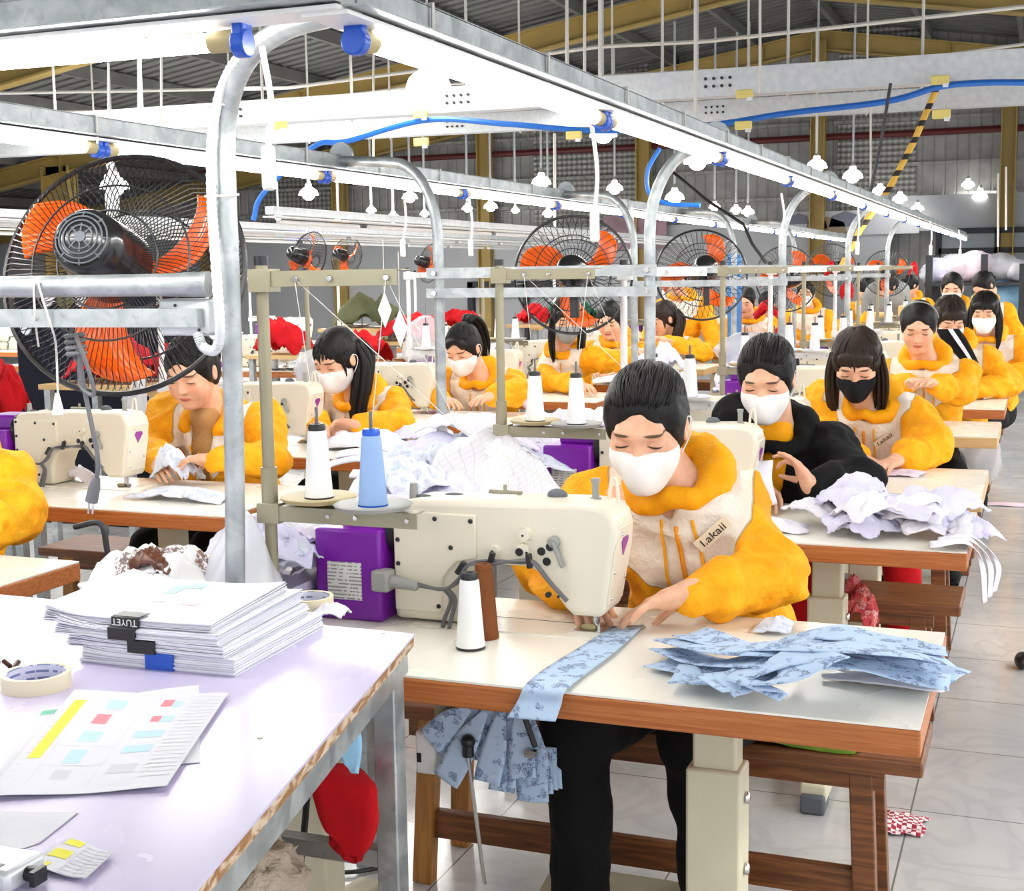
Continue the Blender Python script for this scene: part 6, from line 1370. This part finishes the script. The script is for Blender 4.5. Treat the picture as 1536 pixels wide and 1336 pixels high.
for k, (px, py, Y, w, h, lb) in enumerate(((430, 505, 9.1, .42, .26, 'under the far left fan'), (538, 520, 8.2, .40, .22, 'behind the long haired woman'), (622, 492, 10.4, .62, .2, 'left of the hooked left post'), (12, 600, 4.6, .2, .2, 'at the left frame edge'), (165, 545, 6.2, .5, .2, 'seen through the big fan'), (248, 555, 6.3, .16, .22, 'beside the fan rim'), (800, 472, 11.5, .34, .16, 'left of the grey mask woman'), (690, 480, 12.0, .4, .16, 'behind the high ponytail'))):
    p = Wy(px, py, Y); crumple('red_garment', f'red garment bundle {lb}', (p[0], p[1], p[2]-h*.5), (w, w*.8), h*1.1, 'clothred', 200+k, amp=.15); under(p[0], p[1], p[2]-h*.5, w, 'red garment bundle '+lb)
p = Wy(555, 470, 10.6); crumple('khaki_garment', 'khaki garment bundle far behind the cones', (p[0], p[1], p[2]-.12), (.6, .45), .26, 'clothkhaki', 220, amp=.15); under(p[0], p[1], p[2]-.12, .6, 'khaki garment bundle')
p = Wy(852, 470, 12.4); crumple('green_bundle', 'dark green bundle behind the second fan', (p[0], p[1], p[2]-.12), (.5, .4), .3, cloth('dark_green_cloth', S(24, 92, 66), .1), 221, amp=.15); under(p[0], p[1], p[2]-.12, .5, 'dark green bundle')
# dark cabinet behind the big fan
p, q = Wy(18, 432, 6.6), Wy(236, 512, 6.6); t = thing('button_cabinet', 'dark navy machine cabinet with round fittings behind the big fan', 'cabinet', ((p[0]+q[0])/2, 6.9, 0))
MB().box((p[0], 6.6, .0), (q[0], 7.1, p[2])).build('body', M['clothnavy'], t, bevel=.02)
b = MB()
for px, py in ((120, 450), (142, 442), (38, 492), (70, 450)): c = Wy(px, py, 6.59); b.cyl(c, c+V([0, .02, 0]), .04, n=16)
b.build('fitting', M['rail'], t)
c = Wy(97, 449, 6.58); b = MB(); b.prism([c+V([-.085, 0, 0]), c+V([0, 0, -.075]), c+V([.085, 0, 0]), c+V([0, 0, .075])], (0, .015, 0)); b.build('diamond_sign', pm('olive_sign', S(96, 92, 36), .4), t); b = MB(); p2 = Wy(78, 440, 6.58); b.box(p2+V([-.05, 0, -.05]), p2+V([.03, .012, .07])); b.build('card', M['paper'], t)
# long mauve inspection tables at left
for k, (px0, px1, py, Y, lb) in enumerate(((30, 250, 590, 5.4, 'mauve topped inspection table behind the left machine'), (395, 480, 555, 7.4, 'mauve topped table left of the long haired woman'))):
    a = Wz(px0, py, .76); t = thing('inspection_table', lb, 'table', (a[0]+.6, a[1]+.3, 0)); L = Wz(px1, py, .76)[0]-a[0]
    MB().box((a[0], a[1], .735), (a[0]+L, a[1]+.75, .76)).build('table_top', M['toppurple' if k < 2 else 'top'], t, smooth=0); MB().box((a[0], a[1]-.01, .71), (a[0]+L, a[1]+.75, .735)).build('apron', M['galv' if k < 2 else 'edge2'], t, smooth=0)
    for x in (a[0]+.08, a[0]+L-.08):
        for y in (a[1]+.06, a[1]+.68): MB().box((x-.02, y-.02, 0), (x+.02, y+.02, .71)).build('leg', M['galv'], t)
for k, (px, py, w) in enumerate(((135, 580, .25), (160, 560, .2), (270, 525, .25), (470, 545, .3))):
    p = Wz(px, py, .765); crumple('white_cloth', f'white cloth lying on a rear left table, {["left of the fan cable", "under the fan rim", "behind the tan sweater woman", "behind the long haired woman"][k]}', p, (w, w*.7), .06, 'clothwhite', 240+k)
bag('clear_bag', 'clear plastic bag standing behind the ponytail woman', Wy(640, 520, 7.6), (.16, .14, .17), 21, 'poly'); bag('clear_bag', 'clear plastic bag left of the long haired woman', Wy(470, 560, 5.7), (.10, .08, .12), 22, 'poly'); bag('clear_bag', 'clear plastic bag beside the machine before the grey mask woman', Wy(752, 548, 7.8), (.16, .12, .14), 23, 'poly')
b = MB(); p = Wy(208, 605, 4.9); b.grid(lambda u, v: p+V([(u-.5)*.14*(.4+.9*v)+.01*math.sin(v*9), .05*math.sin(u*6)+.02*v, .16-.30*v]), 12, 12); tag(b.build('hanging_bag', M['polymilk'], smooth=180), 'pale plastic bag hanging behind the left machine', 'plastic bag')
for k, (px, py, Y) in enumerate(((600, 492, 8.9), (577, 465, 9.6))):
    p = Wy(px, py, Y); b = MB(); b.prism([p+V([-.06, 0, 0]), p+V([0, 0, -.14]), p+V([.06, 0, 0]), p+V([0, 0, .14])], (0, .004, 0)); b.mat(1).cyl(p+V([0, 0, .14]), p+V([0, 0, .55]), .003, n=5); tag(b.build('hanging_card', [M['paper'], M['wirewhite']]), ['white diamond card hanging above the ponytail, nearer one', 'white diamond card hanging above the ponytail, farther one'][k], 'card')
# blue post, blue basket, yellow disc, red cloth tufts
b = MB(); p = Wy(1102, 470, 10.8); b.box((p[0]-.05, p[1]-.04, 0), (p[0]+.05, p[1]+.04, 1.6)); tag(b.build('blue_post', pm('blue_post_paint', S(58, 124, 188), .4)), 'blue painted post left of the distant unmasked woman', 'post')
p = Wz(1208, 502, .80); t = thing('blue_basket', 'blue plastic basket below the distant masked woman', 'basket', p); b = MB(); b.prism([p+V([-.22, 0, 0]), p+V([.22, 0, 0]), p+V([.26, 0, .15]), p+V([-.26, 0, .15])], (0, .3, 0)); b.build('tub', M['blue'], t); b = MB()
for k in range(12): b.box(p+V([-.2+.035*k, -.008, .02]), p+V([-.185+.035*k, 0, .13]))
b.build('rib', pm('light_blue_plastic', S(120, 140, 220), .4), t)
b = MB(); p = Wy(1188, 414, 9.7); b.cyl(p, p+V([0, .02, 0]), .085, n=28); tag(b.build('yellow_disc', pm('pale_yellow_plastic', S(240, 226, 140), .5)), 'round pale yellow disc on the third white stand', 'disc')
for k, (px, py, Y) in enumerate(((1150, 480, 11.), (1247, 420, 10.5), (1270, 450, 10.6), (1370, 415, 14.), (1170, 520, 9.2))):
    p = Wy(px, py, Y); crumple('hanging_rag', f'red rag {["beside the blue post woman", "tied to the white stand bar", "hanging under the white stand bar", "on the far white stand", "tied low on the grey post"][k]}', p, (.09, .07) if k else (.22, .14), .14, 'clothred', 260+k, amp=.4)
# racks with bagged goods at the far right
p, q = Wy(1392, 480, 17.5), Wy(1532, 480, 17.5); t = thing('steel_rack', 'dark steel rack at far right loaded with bagged garments', 'rack', ((p[0]+q[0])/2, 18, 0))
for x in (p[0], (p[0]+q[0])/2+.1, q[0]):
    for y in (17.5, 18.4): MB().box((x-.04, y-.04, 0), (x+.04, y+.04, 1.62 if x < q[0]-.1 else 1.5)).build('upright', M['dark'], t)
for z in (.55, 1.28): MB().box((p[0]-.05, 17.45, z-.04), (q[0]+.05, 18.45, z)).build('shelf', M['dark'], t)
for k, (px, m, r) in enumerate(((1412, 'clothlav', .2), (1437, 'clothpink', .22), (1466, 'clothpink', .24), (1500, 'clothwhite', .22), (1525, 'clothwhite', .18), (1400, 'clothwhite', .16))):
    c = Wy(px, 396, 17.9); bag('bagged_goods', f'plastic bag of {["lavender", "pink", "rose", "white", "grey white", "pale"][k]} garments on the top shelf of the rack', (c[0], c[1], 1.28+r*.75), (r*1.1, .3, r*.8), 30+k, 'poly' if k % 2 else m, group='bagged garments on the rack'); 
    if k % 2: bag('garment_fill', f'pink garment roll inside the bag, {k}' if False else ['', 'pink garments inside the second bag on the rack', '', 'white garments inside the fourth bag on the rack', '', 'pale garments inside the first bag on the rack'][k], (c[0], c[1], 1.28+r*.7), (r*.9, .24, r*.62), 50+k, m, cat='garments')
bag('bagged_goods', 'teal plastic bag on the lower shelf of the rack', Wy(1495, 450, 17.9), (.34, .3, .24), 44, None or 'clothblue'); bag('bagged_goods', 'grey plastic bag left on the lower shelf of the rack', Wy(1330, 455, 15.2), (.28, .3, .26), 45, 'maskgrey')
# the banner and boards on the end wall
p, q = Wy(1182, 318, YE-.5), Wy(1275, 352, YE-.5); t = thing('wall_banner', 'grey photo banner with a house shape on the end wall', 'banner', (p+q)/2); MB().box((p[0], YE-.38, q[2]), (q[0]+1.2, YE-.36, p[2])).build('sheet', pm('banner_grey', S(190, 192, 198), .6), t)
b = MB()
for px, py, w, h, m in ((1242, 340, .36, .18, 0), (1197, 328, .2, .1, 1), (1268, 328, .3, .14, 1), (1225, 335, .2, .1, 1)):
    c = Wy(px, py, YE-.40); b.mat(m).prism([c+V([-w, 0, -h]), c+V([w, 0, -h]), c+V([w*.8, 0, h*.4]), c+V([0, 0, h]), c+V([-w*.8, 0, h*.4])], (0, .01, 0))
b.build('picture', [pm('picture_brown', S(150, 130, 104), .6), pm('picture_slate', S(120, 124, 140), .6)], t)
for k, (p, q, lb, cl) in enumerate(((Wy(905, 325, YE-.5), Wy(1000, 372, YE-.5), 'mauve picture board on the end wall', S(150, 120, 130)), (Wy(430, 344, 20.), Wy(526, 358, 20.), 'blue sign with pale lettering at far left', S(24, 56, 150)))):
    t = thing('wall_board' if not k else 'blue_sign', lb, 'board', (p+q)/2); MB().box((p[0], p[1], q[2]), (q[0], p[1]+.03, p[2])).build('board', pm('board_%d' % k, cl, .5, var=.25 if not k else 0, vs=3), t)
    if k:
        b = MB()
        for i in range(14): b.box((p[0]+.1+i*.085, p[1]-.01, q[2]+.04+.02*(i % 3)), (p[0]+.15+i*.085, p[1], p[2]-.04))
        b.build('lettering', M['white'], t)
# yellow cartons / seated background
for k, (px, py, Y, w, h) in enumerate(((1365, 470, 14.6, .12, .2), (1320, 480, 14.2, .1, .18))):
    p = Wy(px, py, Y); b = MB(); b.box(V([p[0]-w, p[1], .0]), p+V([w, .3, h*.4])); tag(b.build('carton', pm('carton_%d' % k, S(236, 190, 120), .7), bevel=.01), f'tall tan carton among the far white stands, {["right", "left"][k]} one', 'carton')
